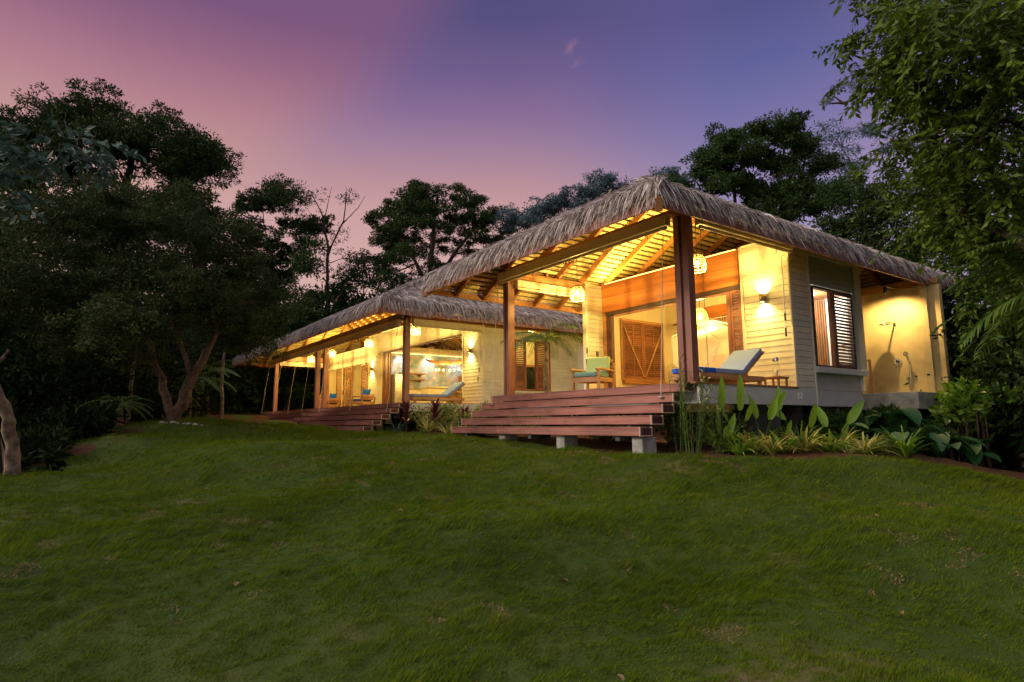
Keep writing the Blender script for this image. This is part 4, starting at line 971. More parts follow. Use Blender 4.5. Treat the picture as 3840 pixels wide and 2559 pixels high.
lounger('all blue grey sun lounger raised beside the open kitchen of the farther villa', (-18.95, 9.22, DZ), M['grey_cushion'], M['grey_cushion'])
def armchair(label, loc, rz, seatm, backm, low=False):
    t = thing('armchair', label, 'armchair', loc, None, rz)        # local: faces -y
    sz = .36 if low else .42; bt = .62 if low else .84; W = .36
    for sx in (-1, 1):
        l = MB(); l.box(sx*W-.03, sx*W+.03, -.36, -.30, 0, .56); l.build('leg', M['teak'], t, .004)
        l = MB(); l.beam((sx*W, .28, 0), (sx*W, .40, bt-.08), .06, .055, (0,1,0)); l.build('leg', M['teak'], t, .004)
        l = MB(); l.tube([(sx*W, -.42, .565), (sx*W, -.30, .58), (sx*W, .1, .575), (sx*W, .33, .56)], [.03,.036,.034,.028], 8); l.build('armrest', M['teak'], t)
    f = MB(); f.box(-W+.03, W-.03, -.35, -.31, sz-.15, sz-.03); f.box(-W+.03, W-.03, .24, .28, sz-.15, sz-.03); f.box(-W-.012, -W+.012, -.3, .28, sz-.14, sz-.04); f.box(W-.012, W+.012, -.3, .28, sz-.14, sz-.04)
    for i in range(5): f.box(-W+.03, W-.03, -.3+i*.11, -.22+i*.11, sz-.04, sz-.02)
    f.build('seat_frame', M['teak'], t, .003)
    f = MB()
    for i in range(3): f.beam((-W+.03, .30+.04*i, sz+.08+i*(bt-sz-.1)/2), (W-.03, .30+.04*i, sz+.08+i*(bt-sz-.1)/2), .03, .07)
    f.build('back_frame', M['teak'], t, .003)
    MB().box(-.32, .32, -.36, .22, sz-.02, sz+.09).build('seat_cushion', seatm, t, .03)
    if backm is not None:
        d = V((0, .18, 1)).normalized(); n_ = V((0, -1, .18)).normalized()
        MB().obox(V((0, .20, sz+.10))+d*(bt-sz)*.48, V((.32,0,0)), d*(bt-sz)*.47, n_*.055).build('back_cushion', backm, t, .03)
    return t
armchair('teak armchair with sage green cushions on the nearer porch', (-10.95, 10.25, DZ), .25, M['teal_cushion'], M['green_cushion'])
def cushion(label, loc, rz):
    vs, fs = [], []; n = 9
    for s_ in (1, -1):
        for i in range(n):
            for j in range(n):
                u, w_ = 2*i/(n-1)-1, 2*j/(n-1)-1; e = (1-abs(u)**2.6)*(1-abs(w_)**2.6)
                k = 1-.08*(1-abs(u))*abs(w_)**3; vs.append((u*.24*(1-.08*(1-w_*w_)), s_*.085*max(e, 0)**.6, w_*.24*(1-.08*(1-u*u))))
    for q in (0, n*n):
        for i in range(n-1):
            for j in range(n-1): fs.append((q+i*n+j, q+i*n+j+1, q+(i+1)*n+j+1, q+(i+1)*n+j))
    o = MB().add(vs, fs, True).build('throw_cushion', M['blue_cushion'])
    o.location = loc; o.rotation_euler = (-.3, 0, rz); return tag(o, label, 'cushion', 'bright blue cushions')
for (x, y, lab, lc) in ((-27.0, 10.85, 'low teak armchair with navy seat to the right of the wooden ladder', 'bright blue cushion on the armchair right of the ladder'), (-31.6, 10.9, 'low teak armchair with navy seat to the left of the wooden ladder', 'bright blue cushion on the armchair left of the ladder')):
    armchair(lab, (x, y, DZ), -1.25, M['navy_cushion'], None, True)['group'] = 'blue armchairs on the long porch'
    cushion(lc, (x+.18, y+.06, DZ+.67), -1.25)
for x, lab in ((-31.05, 'wooden ladder leaning on the brown louvres between the two armchairs'), (-34.5, 'wooden ladder at the far left end of the porch, by the leftmost doorway')):
    t = thing('towel_ladder', lab, 'ladder', (x, 11.2, DZ), 'leaning wooden ladders')
    for s_ in (-1, 1): MB().tube([(x+s_*.27, 11.12, DZ), (x+s_*.17, 11.63, 2.36)], .026, 8).build('rail', M['teak'], t)
    for i in range(4):
        k = .2+.24*i; hw = .27-.1*k; MB().tube([(x-hw, 11.12+.51*k, DZ+1.68*k), (x+hw, 11.12+.51*k, DZ+1.68*k)], .018, 8).build('rung', M['teak'], t)
tb = thing('side_table', 'low wooden block table between the nearer lounger and the siding', 'table', (-7.0, 11.6, DZ))
o = MB(); o.box(-7.2, -6.82, 11.42, 11.8, DZ+.17, DZ+.21); o.build('top', M['teak'], tb, .004)
for sx in (-7.17, -6.88):
    for sy in (11.45, 11.74): MB().box(sx, sx+.035, sy, sy+.035, DZ, DZ+.169).build('leg', M['teak'], tb)
cl_ = thing('candle_lantern', 'glass candle lantern with steel cap on the low block table', 'lantern', (-6.98, 11.6, DZ+.212))
MB().lathe((-6.98, 11.6, DZ+.212), [(.06,.02), (.07,.10), (.07,.26), (.055,.32)], 18).build('glass', M['glass'], cl_)
MB().lathe((-6.98, 11.6, DZ+.212), [(0,0), (.07,0), (.07,.02), (0,.02)], 18).build('base', M['teak'], cl_)
MB().lathe((-6.98, 11.6, DZ+.212), [(.06,.32), (.062,.38), (.05,.40), (0,.40)], 18).build('cap', M['chrome'], cl_)
MB().lathe((-6.98, 11.6, DZ+.212), [(0,.02), (.03,.02), (.03,.14), (0,.14)], 12).build('candle', M['white'], cl_)
# bed with mosquito net
bd = thing('bed', 'bed under a gathered mosquito net in the lit bedroom', 'bed', (-9.7, 13.6, DZ))
o = MB(); o.box(-10.6, -8.7, 12.95, 14.5, DZ+.15, DZ+.3); o.build('base', M['teak'], bd, .01)
o = MB(); o.box(-10.55, -8.75, 13.0, 14.45, DZ+.302, DZ+.55); o.build('mattress', M['white'], bd, .05)
o = MB(); o.box(-10.6, -8.7, 14.48, 14.56, DZ+.15, DZ+1.15); o.build('headboard', M['slat'], bd, .01)
for px_ in (-10.2, -9.25): MB().box(px_-.3, px_+.3, 14.0, 14.4, DZ+.552, DZ+.68).build('pillow', M['white'], bd, .05)
nt_ = thing('mosquito_net', 'white mosquito net gathered with a red bow, hung from a dark rod over the bed', 'mosquito net', (-9.7, 13.6, 2.7))
ap = V((-9.9, 13.6, 2.66)); cs_ = [V((-10.7, 12.9, 2.25)), V((-8.65, 12.9, 2.25)), V((-8.65, 14.45, 2.25)), V((-10.7, 14.45, 2.25))]
vs = [ap+V((math.cos(a)*.04, math.sin(a)*.04, 0)) for a in np.linspace(0, 6.283, 49)[:-1]]; rings = [vs]
def perim(t):
    i = int(t*4) % 4; f = t*4-int(t*4); return cs_[i].lerp(cs_[(i+1) % 4], f)
t0 = .625
for q in (.35, .7, 1.0):
    rings.append([ap.lerp(perim((k/48+t0) % 1), q)-V((0,0,.14*math.sin(math.pi*q)*(1+.3*math.cos(k*math.pi/3)))) for k in range(48)])
for z in (2.0, 1.6, 1.25, .98):
    g_ = (2.25-z)/1.3; rings.append([perim((k/48+t0) % 1)*1+V((.05*math.sin(k*2.1)*g_, .05*math.cos(k*1.7)*g_, z-2.25)) for k in range(48)])
vs = [p for r_ in rings for p in r_]; fs = []
for i in range(len(rings)-1):
    for k in range(48): fs.append((i*48+k, i*48+(k+1) % 48, (i+1)*48+(k+1) % 48, (i+1)*48+k))
MB().add(vs, fs, True).build('netting', M['net'], nt_)
o = MB()
for c_ in cs_: o.tube([ap, c_], .008, 5)
for k in range(10): o.tube([V((-9.6+.03*k, 12.88, 2.3-.02*k)), V((-9.15, 12.87, 1.95)), V((-9.75-.05*k, 12.9, 1.0))], .006, 4, False)
o.build('gathered_folds', M['white'], nt_)
o = MB(); o.lathe((-8.75, 12.85, 1.98), [(0,-.06), (.05,-.04), (.06,0), (.045,.05), (0,.06)], 10); o.build('bow', plain('red_cloth', (.6,.03,.02), .8), nt_)
o = MB(); o.tube([(-11.2, 13.6, 2.70), (-8.33, 13.6, 2.70)], .022, 8); o.build('rod', M['louver_dark'], nt_)
# screen guide ropes, crank rods and hooks
RL = 'guide ropes of the roller screens'
def rope(p, q, lab, double=False):
    t = thing('guide_rope', lab, 'rope', q, RL); p, q = V(p), V(q)
    MB().tube([p, p.lerp(q, .5)+V((0,-.01,0)), q], .007, 6).build('cord', M['rope'], t)
    c_ = MB(); c_.tube([q+V((-.05,-.015,0)), q+V((.05,-.015,0))], .018, 10); c_.tube([q+V((0,-.015,.02)), q+V((0,-.015,-.03))], .01, 8); c_.build('clamp', M['chrome'], t)
    if double: MB().tube([q+V((.15,-.015,-.02)), q+V((.25,-.015,-.02))], .018, 10).build('clamp', M['chrome'], t)
    return t
for x, lab in ((-34.9, 'leftmost guide rope on the farther villa, beyond its last post'), (-32.5, 'guide rope just right of the last post of the farther villa'), (-29.9, 'guide rope midway between the last post and the paired posts'), (-27.75, 'guide rope just left of the paired posts of the farther villa'), (-25.4, 'guide rope between the paired posts and the ladder'), (-21.9, 'guide rope in front of the right hand blue cushioned armchair'), (-18.6, 'guide rope by the near corner post of the farther villa')):
    rope((x, 8.62, 3.22), (x, 8.285, .43), lab, x in (-25.4, -21.9))
rope((-12.62, 8.60, 3.5), (-12.60, 8.385, .43), 'guide rope at the left end of the nearer steps')
rope((-7.22, 8.60, 3.5), (-7.24, 8.385, .43), 'guide rope in front of the bedroom shutters, at the right end of the nearer steps')
def hook(loc, lab):
    t = thing('rope_hook', lab, 'hook', loc, 'white rope hooks on the deck skirt'); x, y, z = loc
    MB().box(x, x+.012, y-.03, y+.03, z-.07, z+.07).build('plate', M['white'], t)
    MB().tube([(x+.012, y, z+.05), (x+.07, y, z+.06), (x+.075, y, z), (x+.03, y, z-.02), (x+.07, y, z-.06)], .010, 8).build('hook', M['white'], t)
hook((-6.763, 9.0, .52), 'white hook on the grey deck skirt below the corner post'); hook((-6.763, 12.0, .50), 'white hook on the grey deck skirt below the siding corner')
t = thing('guide_rope', 'thin dark rope beside the double corner post, down to the deck skirt', 'rope', (-6.70, 9.02, .5), RL)
MB().tube([(-6.72, 9.02, 3.46), (-6.69, 9.01, .56)], .005, 6).build('cord', M['dark_metal'], t)
for p, lab in (((-6.86, 11.86, 3.40), 'white crank rod with dark handle hanging at the corner of the nearer sconce wall'), ((-18.27, 11.62, 3.12), 'white crank rod with dark handle at the right corner of the farther villa'), ((-12.28, 11.30, 3.2), 'white crank rod with dark handle above the sage green armchair')):
    x, y, z = p; t = thing('crank_rod', lab, 'crank', p, 'crank rods of the roller screens')
    MB().tube([(x, y, z), (x, y, z-1.18)], .013, 8).build('rod', M['white'], t)
    MB().tube([(x, y, z-1.18), (x, y, z-1.34)], .019, 8).build('grip', M['dark_metal'], t)
    MB().tube([(x, y, z-1.34), (x+.03, y-.06, z-1.42), (x+.03, y-.06, z-1.58)], [.011,.011,.011], 8).build('crank', M['white'], t)
    MB().tube([(x+.03, y-.06, z-1.5), (x+.03, y-.06, z-1.68)], .019, 8).build('grip', M['dark_metal'], t)
# ------------------------------------------------------------------- plants
paddle = lambda t: math.sin(math.pi*min(1, .06+.94*t)**.8)**.75
strap = lambda t: (1-t)**.55*min(1, .45+t*2)
def G3(x, y, dz=0): return V((x, y, gz(x, y)+dz))
def heliconia(x, y, leaves, label, h0=.3, seed=0):
    """upright stems each ending in one paddle leaf; leaves = (lean x, lean y, height of the leaf base, length, width)"""
    rr = random.Random(seed); b = G3(x, y); t = thing('heliconia', label, 'plant', b, 'upright paddle leaved plants in the bed')
    for lx, ly, h, L, W_ in leaves:
        top = b+V((lx*.6, ly*.6, h)); o = MB()
        o.tube([b+V((rr.uniform(-.04,.04), rr.uniform(-.04,.04), 0)), b+V((lx*.2, ly*.2, h*.5)), top], [.016,.013,.008], 7); o.build('stem', M['leaf_mid'], t)
        o = MB(); o.blade(top, (lx, ly, L*1.6), L, W_, .25+.3*rr.random(), .2, 9, paddle, side=(.59+rr.uniform(-.5,.5), .81, rr.uniform(-.3,.3))); o.build('leaf', M['leaf_bright'], t)
    return t
hel = [(-6.22, 8.62, [(.05,.0,.75,.55,.14), (-.12,.1,.35,.4,.10), (.15,.1,.30,.4,.12)], 'tall paddle leaved plant nearest the corner post, a single upright leaf'),
       (-6.22, 9.12, [(.02,.05,.72,.62,.16), (.14,.12,.55,.36,.11), (-.3,-.1,.55,.35,.09)], 'tall paddle leaved plant in front of the lounger, with one leaf folded to the left'),
       (-6.2, 9.78, [(-.16,-.05,.62,.45,.15), (.16,.12,.6,.45,.15), (.2,.3,.72,.45,.12)], 'paddle leaved plant spreading three leaves in front of the raised lounger back'),
       (-6.15, 10.25, [(.0,.0,.75,.45,.12), (.1,.1,.3,.3,.1)], 'slim plant with one hanging pointed leaf under the candle lantern'),
       (-6.05, 10.85, [(.12,.1,.42,.45,.16), (-.5,-.2,.55,.42,.13), (.1,.2,.15,.26,.1)], 'paddle leaved plant under the siding corner, one leaf leaning far left'),
       (-5.85, 11.45, [(.3,.4,.5,.55,.17), (-.2,.0,.45,.42,.16), (.1,.3,.25,.35,.13), (.0,-.05,.1,.25,.1)], 'paddle leaved plant with four bright leaves below the bay window')]
for i, (x, y, lv, lab) in enumerate(hel): heliconia(x, y, lv, lab, seed=i)
def reed(x, y, n, h, label, seed):
    rr = random.Random(seed); b = G3(x, y); t = thing('reed_plant', label, 'plant', b, 'feathery reeds beside the steps'); s_, l_ = MB(), MB()
    for i in range(n):
        a = rr.uniform(0, 6.28); q = b+V((math.cos(a), math.sin(a), 0))*rr.uniform(0, .14); lean = V((math.cos(a), math.sin(a), 0))*rr.uniform(.02, .22); hh = h*rr.uniform(.6, 1.05)
        pts = [q, q+lean*.4+V((0,0,hh*.5)), q+lean*1.0+V((0,0,hh))]; s_.tube(pts, [.007,.006,.003], 5, False)
        for k in range(15):
            f = .15+.85*k/14; p = pts[0].lerp(pts[2], f); aa = rr.uniform(0, 6.28)
            l_.blade(p, (math.cos(aa), math.sin(aa), rr.uniform(.3, 1.3)), rr.uniform(.16, .40), .020, 1.3, .1, 4, strap)
    s_.build('stems', M['leaf_palm'], t); l_.build('blades', M['leaf_palm'], t); return t
reed(-6.45, 8.18, 15, 1.35, 'tall feathery reed clump right of the nearer steps', 1)
reed(-6.25, 8.7, 8, 1.1, 'thinner reed clump just right of the tall one', 2)
reed(-6.9, 8.40, 5, 1.6, 'few tall reed stems rising in front of the double corner post', 3)
def strapclump(name, label, cat, x, y, n, L, W_, mat, seed, up_=.9, droop=1.5, group=None, z=0):
    rr = random.Random(seed); b = G3(x, y, z); o = MB()
    for i in range(n):
        a = i*2.4+rr.uniform(-.4, .4); r = rr.uniform(0, .05)
        o.blade(b+V((math.cos(a)*r, math.sin(a)*r, 0)), (math.cos(a), math.sin(a), up_*rr.uniform(.5, 2.2)), L*rr.uniform(.6, 1.15), W_*rr.uniform(.7, 1.2), droop*rr.uniform(.5, 1.2), .25, 7, strap)
    t = thing(name, label, cat, b, group); o.build('leaves', mat, t); return t
words = ['first', 'second', 'third', 'fourth', 'fifth', 'sixth', 'seventh', 'eighth', 'ninth', 'tenth', 'eleventh']
rr0 = random.Random(5)
for i, (x, y) in enumerate([(-6.0, 8.75), (-6.1, 9.2), (-5.85, 9.45), (-5.95, 9.95), (-5.75, 10.3), (-6.0, 10.6), (-5.6, 10.85), (-5.7, 11.35), (-5.35, 11.5), (-5.45, 12.0), (-5.7, 12.3)]):
    strapclump('spider_lily', words[i]+' yellow edged strap leaved clump from the steps along the front of the planting bed', 'plant', x, y, 46, .58, .05, M['leaf_varieg'] if i % 3 else M['leaf_bright'], 20+i, group='strap leaved clumps along the bed')
for i, (x, y) in enumerate([(-6.45, 8.95), (-6.5, 9.5), (-6.45, 10.1), (-6.5, 10.75), (-6.4, 11.3), (-6.35, 11.9), (-6.1, 12.4), (-5.2, 12.6), (-5.0, 12.3)]):
    strapclump('spider_lily', words[i]+' green strap leaved clump from the steps along the back of the planting bed', 'plant', x, y, 40, .66, .05, M['leaf_mid'] if i % 2 else M['leaf_bright'], 140+i, 1.4, group='strap leaved clumps at the back of the bed')
def taro(x, y, label, seed, n=8, sz=.42, h=.5, mat='leaf_taro'):
    rr = random.Random(seed); b = G3(x, y); t = thing('taro_plant', label, 'plant', b, 'big leaved plants below the shower'); s_ = MB()
    for i in range(n):
        a = i*2.4+rr.random(); top = b+V((math.cos(a)*rr.uniform(.1, .45), math.sin(a)*rr.uniform(.1, .45), h*rr.uniform(.45, 1.1)))
        s_.tube([b, b.lerp(top, .6)+V((0,0,.06)), top], [.014,.011,.008], 6)
        d = V((math.cos(a), math.sin(a), rr.uniform(-.6, .35))); o = MB()
        heart = lambda q: max(0, math.sin(math.pi*min(1, .18+.82*q))**.8*(1.05-.35*q))
        o.blade(top-d.normalized()*sz*.15, d, sz*rr.uniform(.7, 1.2), sz*.75, .7, .18, 8, heart); o.build('leaf', M[mat], t)
    s_.build('stalks', M['leaf_mid'], t); return t
for i, (x, y, lab, sz, h) in enumerate([(-6.2, 13.3, 'large leaved taro at the left, under the bay window sill', .5, .62), (-5.9, 13.9, 'tallest bright taro right below the shower platform edge', .6, .8), (-5.3, 13.2, 'low taro in front, spilling toward the lawn', .45, .45), (-5.2, 14.4, 'taro clump below the right half of the shower platform', .5, .55), (-4.9, 15.1, 'rightmost taro, below the shower platform corner', .45, .55), (-6.5, 12.6, 'dark shaded taro against the wall base', .5, .55)]):
    taro(x, y, lab, 40+i, 9, sz, h)
def leafball(mbP, c, r, n, rng, flat=.75):
    p = rng.normal(size=(n, 3)); p /= np.linalg.norm(p, axis=1, keepdims=True); rad = rng.uniform(.35, 1, n)**.5
    return np.array(c)+p*rad[:, None]*np.array([r, r, r*flat]), p
def shrub(name, label, x, y, r, h, n, L, W_, mat, seed, group=None, stems=6, lobes=7):
    rng = np.random.default_rng(seed); b = G3(x, y); t = thing(name, label, 'shrub', b, group); P, D = [], []; s_ = MB()
    for i in range(lobes):
        c = V((b.x+rng.normal()*r*.5, b.y+rng.normal()*r*.5, b.z+h*rng.uniform(.3, .85)))
        p, d = leafball(None, c, r*.5, n//lobes, rng, .8); P.append(p); D.append(d*.8+rng.normal(size=d.shape)*.4+np.array([0,0,.2]))
        s_.tube([b, b.lerp(c, .5)+V((0,0,.03)), c], [.014,.01,.005], 5)
    P, D = np.concatenate(P), np.concatenate(D); k = P[:, 2] > b.z-.05
    cloud('foliage', M[mat], P[k], D[k], rng.uniform(.7, 1.2, k.sum())*L, rng.uniform(.7, 1.2, k.sum())*W_, t, rng=rng)
    s_.build('stems', M['bark'], t); return t
for i, (x, y, r, h, lab) in enumerate([(-16.6, 8.9, .55, .75, 'leftmost sunlit hedge bush, beside the farther villa steps'), (-15.8, 8.8, .5, .8, 'hedge bush between the two left red leaved plants'), (-15.1, 9.2, .6, .85, 'full hedge bush in the middle of the gap between the villas'), (-14.4, 8.8, .5, .75, 'hedge bush right of the middle one, lower and yellower'), (-13.9, 9.4, .5, .8, 'rightmost hedge bush, touching the nearer steps'), (-15.6, 10.3, .6, .95, 'taller hedge bush behind the others, against the siding'), (-14.3, 10.6, .6, .9, 'hedge bush behind, toward the nearer villa')]):
    shrub('hedge_bush', lab, x, y, r, h, 1500, .075, .036, 'leaf_hedge', 60+i, 'hedge bushes between the villas')
for i, (x, y, lab) in enumerate([(-8.2, 10.2, 'round yellow green bush under the deck behind the nearer steps'), (-7.6, 10.3, 'small bush under the deck edge right of the nearer steps'), (-10.6, 10.2, 'low bush glimpsed between the step boards of the nearer villa'), (-7.4, 11.9, 'dark bush under the deck below the siding corner'), (-7.3, 13.2, 'dark bush under the bay window floor'), (-7.0, 14.6, 'dark bush under the shower platform')]):
    shrub('hedge_bush', lab, x, y, .4, .6, 1100, .07, .034, 'leaf_hedge', 80+i, 'bushes under the deck')
def cordyline(x, y, h, label, seed):
    rr = random.Random(seed); b = G3(x, y); t = thing('red_cordyline', label, 'plant', b, 'dark red leaved plants'); o = MB()
    MB().tube([b, b+V((.02,0,h*.5)), b+V((.0,.02,h))], [.022,.018,.014], 7).build('stem', M['bark'], t)
    for i in range(22):
        a = i*2.4; z = h*(.35+.65*i/21); o.blade(b+V((0,0,z)), (math.cos(a), math.sin(a), .6+1.6*i/21), rr.uniform(.3, .48), .085, .7, .2, 6, paddle)
    o.build('leaves', M['leaf_red'], t); return t
for x, y, h, lab in ((-16.55, 8.0, .72, 'tallest dark red cordyline, beside the right end of the farther steps'), (-15.35, 8.3, .62, 'dark red cordyline in front of the hedge, second from the farther steps'), (-14.5, 8.75, .5, 'shorter red cordyline among the hedge near the nearer steps'), (-13.35, 9.3, .75, 'dark red cordyline peeping over the left end of the nearer steps'), (-12.9, 11.3, .85, 'red leaved plant behind the nearer left post, below the side window')):
    cordyline(x, y, h, lab, int(-x*10))
for x, y, lab in ((-16.3, 7.6, 'grey green spiky clump on the lawn edge below the tallest red plant'), (-15.0, 7.9, 'pale spiky grass clump below the second red plant'), (-13.7, 7.8, 'spiky grass clump at the left end of the lowest nearer step')):
    strapclump('spiky_clump', lab, 'plant', x, y, 40, .48, .03, M['leaf_pale'] if x < -16 else M['leaf_varieg'], int(-x*7), 1.2, .9, 'spiky clumps in front of the hedge')
for i, (x, y, r, h, lab) in enumerate([(-6.25, 14.0, .45, 1.0, 'deep green shrub behind the taros under the window sill'), (-5.75, 14.9, .5, 1.05, 'deep green shrub behind the taros under the shower platform'), (-6.45, 12.9, .4, .85, 'deep green shrub against the wall base under the bay window')]):
    shrub('garden_shrub', lab, x, y, r, h, 900, .13, .065, 'leaf_mid', 170+i, 'shrubs below the shower')
# twiggy shrub with stakes at the right corner
t = shrub('staked_shrub', 'leafy staked shrub lit yellow at the right corner of the shower platform', -5.15, 15.6, .5, 2.15, 560, .22, .10, 'leaf_bright', 99, None, lobes=12)
o = MB()
for i in range(12):
    a = i*.55; p = G3(-5.1+.35*math.cos(a), 15.6+.3*math.sin(a)); o.tube([p, p+V((random.uniform(-.06,.06), random.uniform(-.06,.06), random.uniform(.7, 1.25)))], .018, 6)
o.build('stakes', M['bark_warm'], t)
# palms
def palm(label, base, h, n, L, seed, mat='leaf_palm', name='palm_tree', trunk_r=.07, lean=(0,0), el0=1.0, a_rng=(0, 6.283), leaf=.34, hang=.5):
    rr = random.Random(seed); b = V(base); t = thing(name, label, 'palm', b); top = b+V((lean[0], lean[1], h))
    MB().tube([b, b.lerp(top, .5)+V((lean[0]*-.1, 0, 0)), top], [trunk_r*1.3, trunk_r, trunk_r*.8], 9).build('trunk', M['bark_pale'], t)
    for i in range(n):
        a = a_rng[0]+(a_rng[1]-a_rng[0])*(i+rr.uniform(-.2, .2))/n; e = el0*rr.uniform(.3, 1.2); d = V((math.cos(a)*math.cos(e), math.sin(a)*math.cos(e), math.sin(e)))
        p = top.copy(); pts = [p.copy()]; ds = [d.copy()]
        for k in range(14):
            p = p+d*(L/14); d = (d+V((0,0,-1.55/14))).normalized(); pts.append(p.copy()); ds.append(d.copy())
        o = MB(); o.tube(pts, [.016*(1-k/16) for k in range(15)], 5, False)
        for k in range(2, 15):
            for s_ in (-1, 1):
                for q in (0, .5):
                    pk = pts[k-1].lerp(pts[k], 1-q); sd = ds[k].cross(V((0,0,1))).normalized()*s_
                    f = (k-q)/14; ln = leaf*L/1.4*math.sin(math.pi*min(1, .25+.72*f))**.6
                    o.blade(pk, sd+ds[k]*.9+V((0,0,.15-.2*rr.random())), ln, .028*L/1.4, hang*2.2*rr.uniform(.7, 1.2), .15, 4, strap)
        o.build('frond', M[mat], t)
    return t
palm('small palm between the villas, its fronds arching behind the nearer left post', G3(-13.55, 10.9), 2.75, 11, 1.45, 5, el0=.8)
palm('palm at the right edge reaching long fronds in front of the shower wall', (-1.7, 10.6, gz(-1.7, 10.6)), 2.9, 13, 2.0, 6, el0=.75, trunk_r=.1, a_rng=(1.6, 5.6), hang=.35)
palm('cycad with a short trunk under the big tree on the left', G3(-19.6, 1.0), .55, 22, .95, 7, name='cycad', el0=.75, trunk_r=.12, leaf=.2)
# stones and fallen leaves
for i, (x, y) in enumerate([(-18.47,1.92), (-18.4,2.02), (-18.31,2.16), (-18.25,2.26), (-18.16,2.4), (-18.09,2.5), (-18.01,2.64), (-17.9,2.78)]):
    rr = random.Random(i); r = rr.uniform(.035, .075); o = MB(); o.lathe((0,0,0), [(0,-r*.6)]+[(r*math.cos(a)*rr.uniform(.85, 1.15), r*.6*math.sin(a)) for a in np.linspace(-1.2, 1.2, 6)]+[(0,r*.62)], 9)
    o.v = [(p[0]*(1+.2*math.sin(5*p[1]/r+i)), p[1]*1.1, p[2]) for p in o.v]
    q = o.build('stone', M['concrete']); q.location = G3(x, y, r*.3); q.rotation_euler = (0, 0, i)
    tag(q, words[i]+' stone from the left in the row edging the big tree', 'stone', 'stones edging the big tree')
spots = [(-3.07,1.91), (-4.62,10.31), (-4.11,3.5), (-2.2,5.1), (-6.4,3.0), (-5.2,1.1), (-8.3,4.2), (-3.3,7.2), (-9.8,1.6), (-2.6,2.6), (-11,3.2), (-7.5,6.5)]
where = ['on the lower lawn left of centre', 'on the lawn below the taros', 'in the middle of the lawn', 'on the right half of the lawn', 'on the middle of the lawn left of the steps', 'on the lower left lawn', 'on the lawn halfway to the farther villa', 'on the lawn right of the footing blocks', 'on the left lawn slope', 'low on the lawn near the photographer', 'on the lawn in front of the farther steps', 'on the lawn just below the nearer steps']
for i, (x, y) in enumerate(spots):
    o = MB(); o.blade((0,0,.012), (1, .2, .25), .075, .035, .7, .3, 6, paddle); q = o.build('fallen_leaf', M['dead_leaf']); q.location = G3(x, y, .025); q.rotation_euler = (.2, -.1, i*1.7)
    tag(q, 'dry brown fallen leaf '+where[i], 'leaf', 'fallen leaves on the lawn')
